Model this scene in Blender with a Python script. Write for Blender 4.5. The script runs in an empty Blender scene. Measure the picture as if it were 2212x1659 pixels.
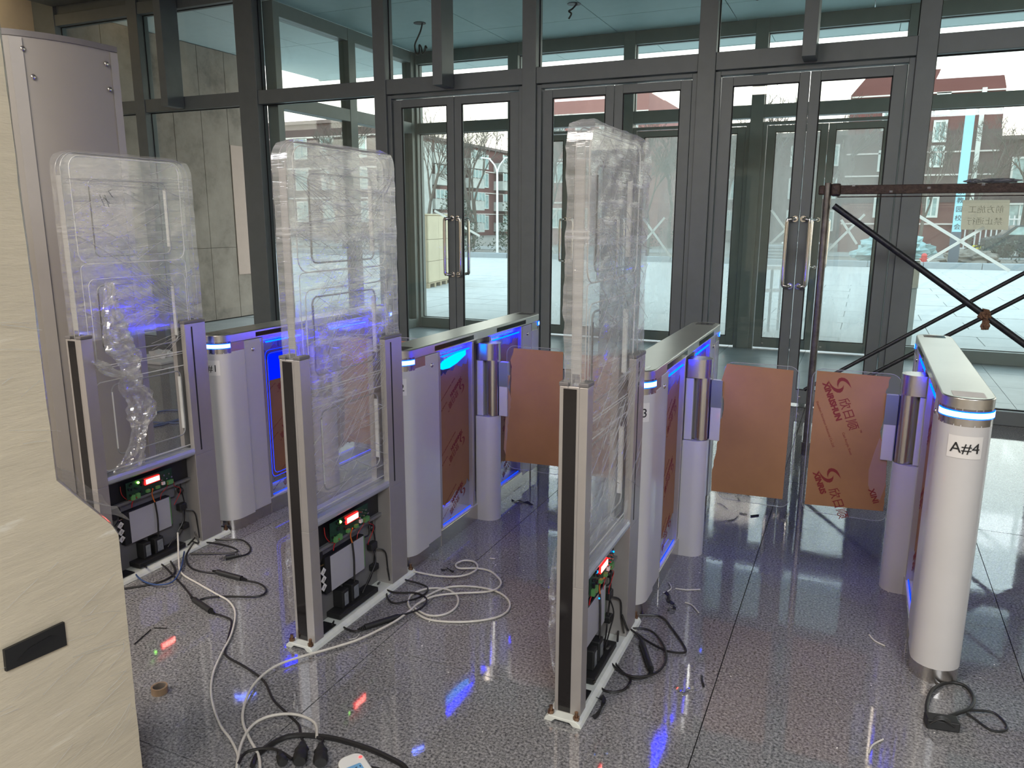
import bpy, bmesh, math, random
from mathutils import Vector, Matrix, noise, Euler
sc = bpy.context.scene
PI = math.pi
rnd = random.Random(7)

# ------------------------------------------------------------------ camera
YAW, PITCH, ROLL = 0.4223, 0.20957, 0.00298
cy, sy, cp, sp, cr, sr = math.cos(YAW), math.sin(YAW), math.cos(PITCH), math.sin(PITCH), math.cos(ROLL), math.sin(ROLL)
fw = Vector((-sy * cp, cy * cp, -sp)); rt = Vector((cy, sy, 0)); upv = rt.cross(fw)
r_ = rt * cr + upv * sr; u_ = upv * cr - rt * sr
cam_d = bpy.data.cameras.new('camera'); cam = bpy.data.objects.new('camera', cam_d)
sc.collection.objects.link(cam)
cam_d.sensor_width = 36; cam_d.lens = 1661.25 / 2212 * 36; cam_d.clip_start = 0.05; cam_d.clip_end = 400
m3 = Matrix((r_, u_, -fw)).transposed()
cam.matrix_world = Matrix.Translation((0, 0, 1.6)) @ m3.to_4x4()
sc.camera = cam

# ------------------------------------------------------------------ world, lights, exposure
w = bpy.data.worlds.new('sky'); sc.world = w; w.use_nodes = True
nt = w.node_tree; nt.nodes.clear()
o_ = nt.nodes.new('ShaderNodeOutputWorld'); bg = nt.nodes.new('ShaderNodeBackground')
tc = nt.nodes.new('ShaderNodeTexCoord'); sx = nt.nodes.new('ShaderNodeSeparateXYZ'); rp = nt.nodes.new('ShaderNodeValToRGB')
nt.links.new(tc.outputs['Generated'], sx.inputs[0]); nt.links.new(sx.outputs['Z'], rp.inputs[0])
nt.links.new(rp.outputs[0], bg.inputs[0]); nt.links.new(bg.outputs[0], o_.inputs[0])
e = rp.color_ramp.elements
e[0].position = 0.0; e[0].color = (1.0, 0.80, 0.62, 1)
e[1].position = 1.0; e[1].color = (0.62, 0.80, 0.92, 1)
x = e.new(0.11); x.color = (1.0, 0.90, 0.79, 1)
x = e.new(0.20); x.color = (0.95, 0.95, 0.92, 1)
x = e.new(0.40); x.color = (0.74, 0.86, 0.93, 1)
bg.inputs[1].default_value = 2.1

def area(name, loc, rot, sx_, sy_, power, col):
    d = bpy.data.lights.new(name, 'AREA'); d.shape = 'RECTANGLE'; d.size = sx_; d.size_y = sy_; d.energy = power; d.color = col
    o = bpy.data.objects.new(name, d); o.location = loc; o.rotation_euler = rot; sc.collection.objects.link(o); return o
area('warm_ceiling_light', (-2.6, -0.6, 3.9), (0, 0, 0), 2.4, 1.6, 150, (1.0, 0.90, 0.78))
area('warm_ceiling_light', (-6.5, -2.6, 4.3), (0, 0, 0), 2.0, 1.6, 110, (0.95, 0.95, 1.0))
area('cool_ceiling_light', (2.5, -2.5, 4.3), (0, 0, 0), 3.0, 2.0, 260, (0.90, 0.95, 1.0))

vs = sc.view_settings
sc.display_settings.display_device = 'sRGB'
vs.view_transform = 'Standard'; vs.look = 'None'; vs.exposure = 0.95; vs.gamma = 1.0; vs.use_curve_mapping = False
cy_ = sc.cycles
cy_.max_bounces = 9; cy_.diffuse_bounces = 3; cy_.glossy_bounces = 4; cy_.transmission_bounces = 6
cy_.transparent_max_bounces = 40; cy_.use_denoising = True; cy_.sample_clamp_indirect = 6.0
cy_.caustics_reflective = False; cy_.caustics_refractive = False

# ------------------------------------------------------------------ materials
MATS = {}
def N(t, typ, **kw):
    n = t.nodes.new(typ)
    for k, v in kw.items():
        if k.startswith('i_'): n.inputs[k[2:].replace('_', ' ')].default_value = v
        else: setattr(n, k, v)
    return n
def newmat(name):
    m = bpy.data.materials.new(name); m.use_nodes = True; m.node_tree.nodes.clear()
    MATS[name] = m; return m, m.node_tree
def ramp(t, fac, stops):
    r = t.nodes.new('ShaderNodeValToRGB'); t.links.new(fac, r.inputs[0])
    el = r.color_ramp.elements
    el[0].position, el[0].color = stops[0][0], (*stops[0][1], 1)
    el[1].position, el[1].color = stops[-1][0], (*stops[-1][1], 1)
    for p, c in stops[1:-1]:
        q = el.new(p); q.color = (*c, 1)
    return r.outputs[0]
def noise_out(t, scale, detail=3, rough=0.55, stretch=(1, 1, 1), rot=(0, 0, 0), coord='Object', out='Fac'):
    c = t.nodes.new('ShaderNodeTexCoord') if coord != 'World' else t.nodes.new('ShaderNodeNewGeometry')
    mp = t.nodes.new('ShaderNodeMapping')
    mp.inputs['Scale'].default_value = stretch; mp.inputs['Rotation'].default_value = rot
    t.links.new(c.outputs['Position' if coord == 'World' else coord], mp.inputs[0])
    n = t.nodes.new('ShaderNodeTexNoise'); n.inputs['Scale'].default_value = scale
    n.inputs['Detail'].default_value = detail; n.inputs['Roughness'].default_value = rough
    t.links.new(mp.outputs[0], n.inputs[0]); return n.outputs[out]
def pbr(name, col, rough=0.5, metal=0.0, var=0.06, vscale=8, bump=0.0, bscale=60, stretch=(1, 1, 1), emit=None, es=0, spec=0.5, coat=0, alpha=1, trans=0):
    m, t = newmat(name)
    b = N(t, 'ShaderNodeBsdfPrincipled'); o = N(t, 'ShaderNodeOutputMaterial'); t.links.new(b.outputs[0], o.inputs[0])
    b.inputs['Roughness'].default_value = rough; b.inputs['Metallic'].default_value = metal
    b.inputs['Specular IOR Level'].default_value = spec; b.inputs['Coat Weight'].default_value = coat
    if var:
        f = noise_out(t, vscale, 4, 0.6, stretch)
        t.links.new(ramp(t, f, [(0.3, tuple(c * (1 - var) for c in col)), (0.7, tuple(min(1, c * (1 + var)) for c in col))]), b.inputs['Base Color'])
    else: b.inputs['Base Color'].default_value = (*col, 1)
    if bump:
        bn = N(t, 'ShaderNodeBump'); bn.inputs['Strength'].default_value = bump; bn.inputs['Distance'].default_value = 0.01
        t.links.new(noise_out(t, bscale, 3, 0.6, stretch), bn.inputs['Height']); t.links.new(bn.outputs[0], b.inputs['Normal'])
    if emit: b.inputs['Emission Color'].default_value = (*emit, 1); b.inputs['Emission Strength'].default_value = es
    return m
def glassmat(name, tint, rough=0.0, refl=1.0, haze=0.0, hazecol=(0.8, 0.8, 0.8), hz_scale=3, streak=None):
    m, t = newmat(name)
    tr = N(t, 'ShaderNodeBsdfTransparent'); tr.inputs[0].default_value = (*tint, 1)
    gl = N(t, 'ShaderNodeBsdfGlossy'); gl.inputs['Roughness'].default_value = rough
    fr = N(t, 'ShaderNodeFresnel'); ge = N(t, 'ShaderNodeNewGeometry')
    ma = N(t, 'ShaderNodeMath', operation='MULTIPLY_ADD'); ma.inputs[1].default_value = 1 / 1.45 - 1.45; ma.inputs[2].default_value = 1.45
    t.links.new(ge.outputs['Backfacing'], ma.inputs[0]); t.links.new(ma.outputs[0], fr.inputs[0])
    mu = N(t, 'ShaderNodeMath', operation='MULTIPLY'); mu.inputs[1].default_value = refl
    t.links.new(fr.outputs[0], mu.inputs[0])
    base = tr.outputs[0]
    if haze:
        d1 = N(t, 'ShaderNodeBsdfDiffuse'); d1.inputs[0].default_value = (*hazecol, 1)
        d2 = N(t, 'ShaderNodeBsdfTranslucent'); d2.inputs[0].default_value = (*hazecol, 1)
        mm = N(t, 'ShaderNodeMixShader'); mm.inputs[0].default_value = 0.6
        t.links.new(d1.outputs[0], mm.inputs[1]); t.links.new(d2.outputs[0], mm.inputs[2])
        f = noise_out(t, hz_scale, 5, 0.65, streak or (1, 1, 1))
        c = ramp(t, f, [(0.3, (haze * 0.6,) * 3), (0.7, (min(1, haze * 1.4),) * 3)])
        m2 = N(t, 'ShaderNodeMixShader'); t.links.new(c, m2.inputs[0]); t.links.new(base, m2.inputs[1]); t.links.new(mm.outputs[0], m2.inputs[2]); base = m2.outputs[0]
    mx = N(t, 'ShaderNodeMixShader'); o = N(t, 'ShaderNodeOutputMaterial')
    t.links.new(mu.outputs[0], mx.inputs[0]); t.links.new(base, mx.inputs[1]); t.links.new(gl.outputs[0], mx.inputs[2]); t.links.new(mx.outputs[0], o.inputs[0])
    return m
def emis(name, col, s):
    m, t = newmat(name)
    n = N(t, 'ShaderNodeEmission'); n.inputs[0].default_value = (*col, 1); n.inputs[1].default_value = s
    o = N(t, 'ShaderNodeOutputMaterial'); t.links.new(n.outputs[0], o.inputs[0]); return m

def backlit(name, col):
    m, t = newmat(name)
    a = N(t, 'ShaderNodeBsdfDiffuse'); a.inputs[0].default_value = (*col, 1); b = N(t, 'ShaderNodeBsdfTranslucent'); b.inputs[0].default_value = (*col, 1)
    x = N(t, 'ShaderNodeMixShader'); x.inputs[0].default_value = 0.85; t.links.new(a.outputs[0], x.inputs[1]); t.links.new(b.outputs[0], x.inputs[2])
    o = N(t, 'ShaderNodeOutputMaterial'); t.links.new(x.outputs[0], o.inputs[0])
def granite():
    m, t = newmat('granite')
    b = N(t, 'ShaderNodeBsdfPrincipled'); o = N(t, 'ShaderNodeOutputMaterial'); t.links.new(b.outputs[0], o.inputs[0])
    f = noise_out(t, 115, 3, 0.65, coord='World')
    c1 = ramp(t, f, [(0.34, (0.055, 0.055, 0.058)), (0.45, (0.15, 0.148, 0.15)), (0.56, (0.235, 0.23, 0.232)), (0.70, (0.37, 0.365, 0.36))])
    g = noise_out(t, 1.1, 5, 0.65, coord='World')
    c2 = ramp(t, g, [(0.35, (0.86, 0.85, 0.86)), (0.7, (1.12, 1.1, 1.08))])
    mx = N(t, 'ShaderNodeMix', data_type='RGBA', blend_type='MULTIPLY'); mx.inputs[0].default_value = 1
    t.links.new(c1, mx.inputs[6]); t.links.new(c2, mx.inputs[7]); t.links.new(mx.outputs[2], b.inputs['Base Color'])
    g2 = noise_out(t, 2.6, 6, 0.7, coord='World')
    rr = ramp(t, g2, [(0.40, (0.025,) * 3), (0.62, (0.07,) * 3), (0.78, (0.22,) * 3)])
    t.links.new(rr, b.inputs['Roughness']); b.inputs['IOR'].default_value = 1.85
    bn = N(t, 'ShaderNodeBump'); bn.inputs['Strength'].default_value = 0.035; bn.inputs['Distance'].default_value = 0.003
    t.links.new(noise_out(t, 24, 3, 0.6, coord='World'), bn.inputs['Height']); t.links.new(bn.outputs[0], b.inputs['Normal'])
    return m
granite()
def paver_mat():
    m, t = newmat('paver')
    b = N(t, 'ShaderNodeBsdfPrincipled'); o = N(t, 'ShaderNodeOutputMaterial'); t.links.new(b.outputs[0], o.inputs[0])
    f = noise_out(t, 1.7, 6, 0.7, coord='World')
    t.links.new(ramp(t, f, [(0.3, (0.335, 0.345, 0.345)), (0.7, (0.415, 0.42, 0.415))]), b.inputs['Base Color'])
    b.inputs['Roughness'].default_value = 0.7; return m
paver_mat()
def far_pave():
    m, t = newmat('far_paving')
    b = N(t, 'ShaderNodeBsdfPrincipled'); o = N(t, 'ShaderNodeOutputMaterial'); t.links.new(b.outputs[0], o.inputs[0])
    g = N(t, 'ShaderNodeNewGeometry'); br = N(t, 'ShaderNodeTexBrick'); br.inputs['Scale'].default_value = 1.0
    br.inputs['Color1'].default_value = (0.365, 0.37, 0.37, 1); br.inputs['Color2'].default_value = (0.40, 0.405, 0.40, 1); br.inputs['Mortar'].default_value = (0.24, 0.245, 0.25, 1)
    br.inputs['Mortar Size'].default_value = 0.012; br.inputs['Brick Width'].default_value = 1.2; br.inputs['Row Height'].default_value = 0.6
    t.links.new(g.outputs['Position'], br.inputs[0]); t.links.new(br.outputs[0], b.inputs['Base Color']); b.inputs['Roughness'].default_value = 0.75
far_pave()
def brickwall(name, c1, c2, mortar):
    m, t = newmat(name)
    b = N(t, 'ShaderNodeBsdfPrincipled'); o = N(t, 'ShaderNodeOutputMaterial'); t.links.new(b.outputs[0], o.inputs[0])
    f = noise_out(t, 0.35, 6, 0.7, coord='World')
    t.links.new(ramp(t, f, [(0.3, c1), (0.7, c2)]), b.inputs['Base Color']); b.inputs['Roughness'].default_value = 0.9
brickwall('red_render', (0.115, 0.045, 0.042), (0.155, 0.062, 0.058), None)
brickwall('dusty_brick', (0.085, 0.06, 0.06), (0.12, 0.08, 0.078), None)
brickwall('pink_render', (0.24, 0.12, 0.115), (0.30, 0.155, 0.145), None)
def concrete():
    m, t = newmat('concrete_panel')
    b = N(t, 'ShaderNodeBsdfPrincipled'); o = N(t, 'ShaderNodeOutputMaterial'); t.links.new(b.outputs[0], o.inputs[0])
    f = noise_out(t, 1.6, 7, 0.7, coord='World')
    t.links.new(ramp(t, f, [(0.3, (0.17, 0.145, 0.12)), (0.5, (0.31, 0.265, 0.225)), (0.72, (0.39, 0.335, 0.285))]), b.inputs['Base Color']); b.inputs['Roughness'].default_value = 0.85
concrete()
def film(name='stretch_film', hz=1.0):
    m, t = newmat(name)
    tr = N(t, 'ShaderNodeBsdfTransparent'); tr.inputs[0].default_value = (0.97, 0.97, 0.97, 1)
    gl = N(t, 'ShaderNodeBsdfGlossy'); gl.inputs['Roughness'].default_value = 0.09; gl.inputs[0].default_value = (1, 1, 1, 1)
    d1 = N(t, 'ShaderNodeBsdfDiffuse'); d1.inputs[0].default_value = (0.85, 0.85, 0.85, 1)
    d2 = N(t, 'ShaderNodeBsdfTranslucent'); d2.inputs[0].default_value = (0.85, 0.85, 0.85, 1)
    md = N(t, 'ShaderNodeMixShader'); md.inputs[0].default_value = 0.5; t.links.new(d1.outputs[0], md.inputs[1]); t.links.new(d2.outputs[0], md.inputs[2])
    a = noise_out(t, 3.0, 5, 0.7, (0.4, 1.0, 10), (0.50, 0, 0))
    a2 = noise_out(t, 3.0, 5, 0.7, (0.4, 0.8, 9), (-0.50, 0, 0))
    mxx = N(t, 'ShaderNodeMath', operation='MAXIMUM'); t.links.new(a, mxx.inputs[0]); t.links.new(a2, mxx.inputs[1])
    big = noise_out(t, 2.2, 2, 0.5)
    ad = N(t, 'ShaderNodeMath', operation='MULTIPLY_ADD'); ad.inputs[1].default_value = 0.35; t.links.new(big, ad.inputs[0]); t.links.new(mxx.outputs[0], ad.inputs[2])
    c = ramp(t, ad.outputs[0], [(0.60, (0.09 * hz,) * 3), (0.76, (0.26 * hz,) * 3), (0.88, (0.75 * hz,) * 3)])
    m1 = N(t, 'ShaderNodeMixShader'); t.links.new(c, m1.inputs[0]); t.links.new(tr.outputs[0], m1.inputs[1]); t.links.new(md.outputs[0], m1.inputs[2])
    bn = N(t, 'ShaderNodeBump'); bn.inputs['Strength'].default_value = 0.7; bn.inputs['Distance'].default_value = 0.005
    t.links.new(ad.outputs[0], bn.inputs['Height']); t.links.new(bn.outputs[0], gl.inputs['Normal'])
    m2 = N(t, 'ShaderNodeMixShader'); m2.inputs[0].default_value = 0.14 if hz == 1.0 else 0.09; t.links.new(m1.outputs[0], m2.inputs[1]); t.links.new(gl.outputs[0], m2.inputs[2])
    o = N(t, 'ShaderNodeOutputMaterial'); t.links.new(m2.outputs[0], o.inputs[0])
film(); film('thin_film', 0.4)
def foam():
    m, t = newmat('wrapped_foam')
    b = N(t, 'ShaderNodeBsdfPrincipled'); o = N(t, 'ShaderNodeOutputMaterial'); t.links.new(b.outputs[0], o.inputs[0])
    f = noise_out(t, 2.5, 6, 0.7, (1, 1.2, 7), (0.35, 0, 0))
    t.links.new(ramp(t, f, [(0.3, (0.58, 0.50, 0.37)), (0.62, (0.66, 0.57, 0.42)), (0.75, (0.80, 0.74, 0.62))]), b.inputs['Base Color'])  # palest streaks put the film's highlights into the foam colour
    b.inputs['Roughness'].default_value = 0.55; b.inputs['Coat Weight'].default_value = 0.8; b.inputs['Coat Roughness'].default_value = 0.12
    bn = N(t, 'ShaderNodeBump'); bn.inputs['Strength'].default_value = 0.4; bn.inputs['Distance'].default_value = 0.008
    t.links.new(noise_out(t, 5, 5, 0.7, (1, 1.2, 8), (0.4, 0, 0)), bn.inputs['Height']); t.links.new(bn.outputs[0], b.inputs['Normal']); t.links.new(bn.outputs[0], b.inputs['Coat Normal'])
foam()
def brushed(name, col, rough, st):
    m, t = newmat(name)
    b = N(t, 'ShaderNodeBsdfPrincipled'); o = N(t, 'ShaderNodeOutputMaterial'); t.links.new(b.outputs[0], o.inputs[0])
    b.inputs['Base Color'].default_value = (*col, 1); b.inputs['Metallic'].default_value = 1
    f = noise_out(t, 30, 3, 0.6, st)
    t.links.new(ramp(t, f, [(0.3, (rough * 0.75,) * 3), (0.7, (rough * 1.3,) * 3)]), b.inputs['Roughness'])
pbr('steel', (0.60, 0.565, 0.53), 0.24, 1, 0)
pbr('steel_lid', (0.66, 0.63, 0.58), 0.30, 1, 0.04, 3)
pbr('chrome', (0.72, 0.70, 0.68), 0.12, 1, 0)
pbr('frame', (0.165, 0.185, 0.185), 0.42, 0.15, 0.05)
pbr('frame_outer', (0.21, 0.245, 0.235), 0.45, 0.15, 0.05)
pbr('gasket', (0.012, 0.012, 0.012), 0.7, 0, 0)
glassmat('glass', (0.945, 0.975, 0.965), 0.0, 1.0)
glassmat('dusty_glass', (0.93, 0.96, 0.95), 0.0, 0.8, 0.30, (0.70, 0.72, 0.70), 2.2, (1, 1, 0.35))
glassmat('pane_dust', (0.93, 0.96, 0.95), 0.0, 0.9, 0.05, (0.7, 0.72, 0.7), 2.5)
glassmat('side_glass', (0.92, 0.95, 0.94), 0.0, 1.0, 0.02, (0.7, 0.72, 0.7), 3)
glassmat('acrylic', (0.955, 0.962, 0.96), 0.02, 0.7, 0.05, (0.75, 0.75, 0.78), 2)
glassmat('acrylic_wing', (0.975, 0.98, 0.98), 0.02, 0.8, 0.02, (0.8, 0.82, 0.82), 3)
pbr('acrylic_edge', (0.31, 0.31, 0.31), 0.25, 0, 0.1)
pbr('groove', (0.66, 0.65, 0.62), 0.35, 0, 0.1)
pbr('groove_dark', (0.10, 0.085, 0.07), 0.3, 0, 0.1)
glassmat('crease', (0.95, 0.95, 0.95), 0.1, 1.0, 0.55, (0.85, 0.85, 0.85), 20)
pbr('white_film', (0.52, 0.50, 0.49), 0.30, 0, 0.04, 3, coat=0.3)
pbr('white_metal', (0.62, 0.61, 0.60), 0.35, 0, 0.04)
pbr('base_plate', (0.60, 0.61, 0.56), 0.42, 0, 0.08, 20)
pbr('alu', (0.42, 0.39, 0.37), 0.38, 0.55, 0.05)
pbr('alu_rail', (0.52, 0.54, 0.58), 0.30, 0.55, 0.05)
pbr('bay_grey', (0.17, 0.165, 0.165), 0.5, 0.2, 0.1)
pbr('black', (0.008, 0.008, 0.009), 0.45, 0, 0)
pbr('black_gloss', (0.012, 0.010, 0.010), 0.10, 0, 0)
pbr('rubber', (0.012, 0.012, 0.012), 0.5, 0, 0.1)
pbr('cable_black', (0.012, 0.011, 0.011), 0.42, 0, 0.1)
pbr('cable_white', (0.52, 0.49, 0.44), 0.4, 0, 0.08, 30)
pbr('cable_blue', (0.03, 0.06, 0.16), 0.4, 0, 0.1)
pbr('reader_cover', (0.48, 0.47, 0.50), 0.35, 0.3, 0.03)
pbr('pcb', (0.008, 0.035, 0.018), 0.35, 0, 0.5, 90)
pbr('terminal', (0.10, 0.25, 0.08), 0.4, 0, 0.1)
pbr('orange_wire', (0.55, 0.13, 0.02), 0.4, 0, 0)
pbr('red_wire', (0.35, 0.01, 0.01), 0.4, 0, 0)
pbr('brass', (0.55, 0.40, 0.16), 0.3, 1, 0)
pbr('bolt', (0.22, 0.13, 0.08), 0.4, 0.9, 0.2, 60)
pbr('kraft', (0.30, 0.145, 0.056), 0.75, 0, 0.07, 6)
pbr('kraft_back', (0.33, 0.19, 0.14), 0.8, 0, 0.07, 6)
pbr('print_red', (0.17, 0.013, 0.010), 0.7, 0, 0)
pbr('ink', (0.01, 0.01, 0.01), 0.6, 0, 0)
pbr('label_paper', (0.66, 0.63, 0.60), 0.6, 0, 0)
pbr('tower_white', (0.245, 0.225, 0.205), 0.42, 0, 0.03, 3)
pbr('tower_trim', (0.29, 0.27, 0.25), 0.35, 0, 0.03)
pbr('tower_cap', (0.13, 0.12, 0.12), 0.5, 0, 0.1)
pbr('brown_black', (0.03, 0.018, 0.012), 0.6, 0, 0)
pbr('beige_wall', (0.58, 0.50, 0.37), 0.85, 0, 0.04)
pbr('ceiling_white', (0.55, 0.55, 0.54), 0.9, 0, 0.03)
pbr('vestibule_ceiling', (0.44, 0.62, 0.63), 0.6, 0, 0.03)
pbr('canopy_soffit', (0.62, 0.74, 0.74), 0.6, 0, 0.03)
pbr('grout', (0.03, 0.03, 0.03), 0.9, 0, 0)
pbr('vest_tile', (0.30, 0.35, 0.37), 0.32, 0, 0.15, 3)
pbr('lit_wall_pink', (0.56, 0.43, 0.37), 0.8, 0, 0.03)
pbr('rust', (0.045, 0.028, 0.022), 0.5, 0.5, 0.5, 40, bump=0.4, bscale=60)
pbr('tube_old', (0.17, 0.155, 0.14), 0.36, 0.8, 0.3, 20)
pbr('brace_dark', (0.035, 0.035, 0.038), 0.42, 0.6, 0.4, 30)
pbr('rag', (0.16, 0.085, 0.045), 0.85, 0, 0.3, 30, bump=0.6, bscale=60)
pbr('grey_plastic', (0.16, 0.17, 0.18), 0.22, 0, 0.3, 30)
backlit('tape_white', (0.97, 0.97, 0.96))
backlit('card', (0.66, 0.60, 0.53))
pbr('plywood', (0.50, 0.43, 0.30), 0.7, 0, 0.08, 2)
pbr('plywood_dark', (0.36, 0.29, 0.19), 0.7, 0, 0.1, 2)
pbr('bark', (0.105, 0.09, 0.078), 0.9, 0, 0.2, 8)
pbr('needles', (0.045, 0.065, 0.045), 0.9, 0, 0.35, 6)
pbr('hedge', (0.06, 0.075, 0.065), 0.9, 0, 0.35, 6)
pbr('soil', (0.16, 0.145, 0.13), 0.95, 0, 0.2, 3)
pbr('kerb_stone', (0.24, 0.28, 0.31), 0.8, 0, 0.08)
pbr('asphalt', (0.20, 0.205, 0.205), 0.9, 0, 0.1)
pbr('lamp_white', (0.7, 0.72, 0.75), 0.4, 0, 0)
pbr('window_pale', (0.30, 0.42, 0.42), 0.25, 0, 0.3, 3)
pbr('window_frame', (0.62, 0.66, 0.64), 0.5, 0, 0)
pbr('band_white', (0.62, 0.58, 0.56), 0.7, 0, 0)
pbr('balcony', (0.46, 0.49, 0.47), 0.7, 0, 0.15, 2)
pbr('roof_dark', (0.16, 0.12, 0.115), 0.8, 0, 0.1)
pbr('red_paint', (0.45, 0.03, 0.03), 0.4, 0, 0)
pbr('yellow_paint', (0.65, 0.60, 0.03), 0.5, 0, 0)
pbr('sign_blue', (0.25, 0.52, 0.62), 0.5, 0, 0)
pbr('slate_post', (0.05, 0.07, 0.10), 0.5, 0, 0)
pbr('car_dark', (0.03, 0.04, 0.045), 0.25, 0, 0)
pbr('tarp', (0.22, 0.36, 0.38), 0.5, 0, 0.3, 2)
pbr('rail_white', (0.62, 0.64, 0.66), 0.5, 0, 0)
pbr('tape_brown', (0.26, 0.17, 0.10), 0.4, 0, 0.1)
pbr('socket_blue', (0.14, 0.33, 0.55), 0.4, 0, 0)
area('warm_wall_fill', (-9.3, 5.9, 4.40), (0, math.radians(40), 0), 0.8, 0.8, 4, (1.0, 0.80, 0.52))  # unseen lamp added to brighten the end of the left wall
pbr('strip_white', (0.66, 0.65, 0.62), 0.35, 0, 0)
pbr('foil', (0.8, 0.8, 0.8), 0.2, 1, 0)
pbr('violet_cloth', (0.10, 0.06, 0.30), 0.8, 0, 0)
emis('led_blue', (0.0, 0.003, 1.0), 75.0)
emis('led_ring', (0.13, 0.20, 1.0), 9.0)
emis('led_fringe', (0.0, 0.06, 1.0), 4.0)
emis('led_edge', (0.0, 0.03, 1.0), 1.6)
emis('strip_glow', (0.0, 0.012, 1.0), 0.55)
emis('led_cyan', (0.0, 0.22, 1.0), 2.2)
emis('led_red', (1.0, 0.16, 0.13), 8.0)
emis('led_red_glow', (1.0, 0.01, 0.01), 2.2)
emis('led_green', (0.3, 1.0, 0.1), 5.0)
emis('led_power', (1.0, 0.05, 0.05), 2.0)

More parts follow.
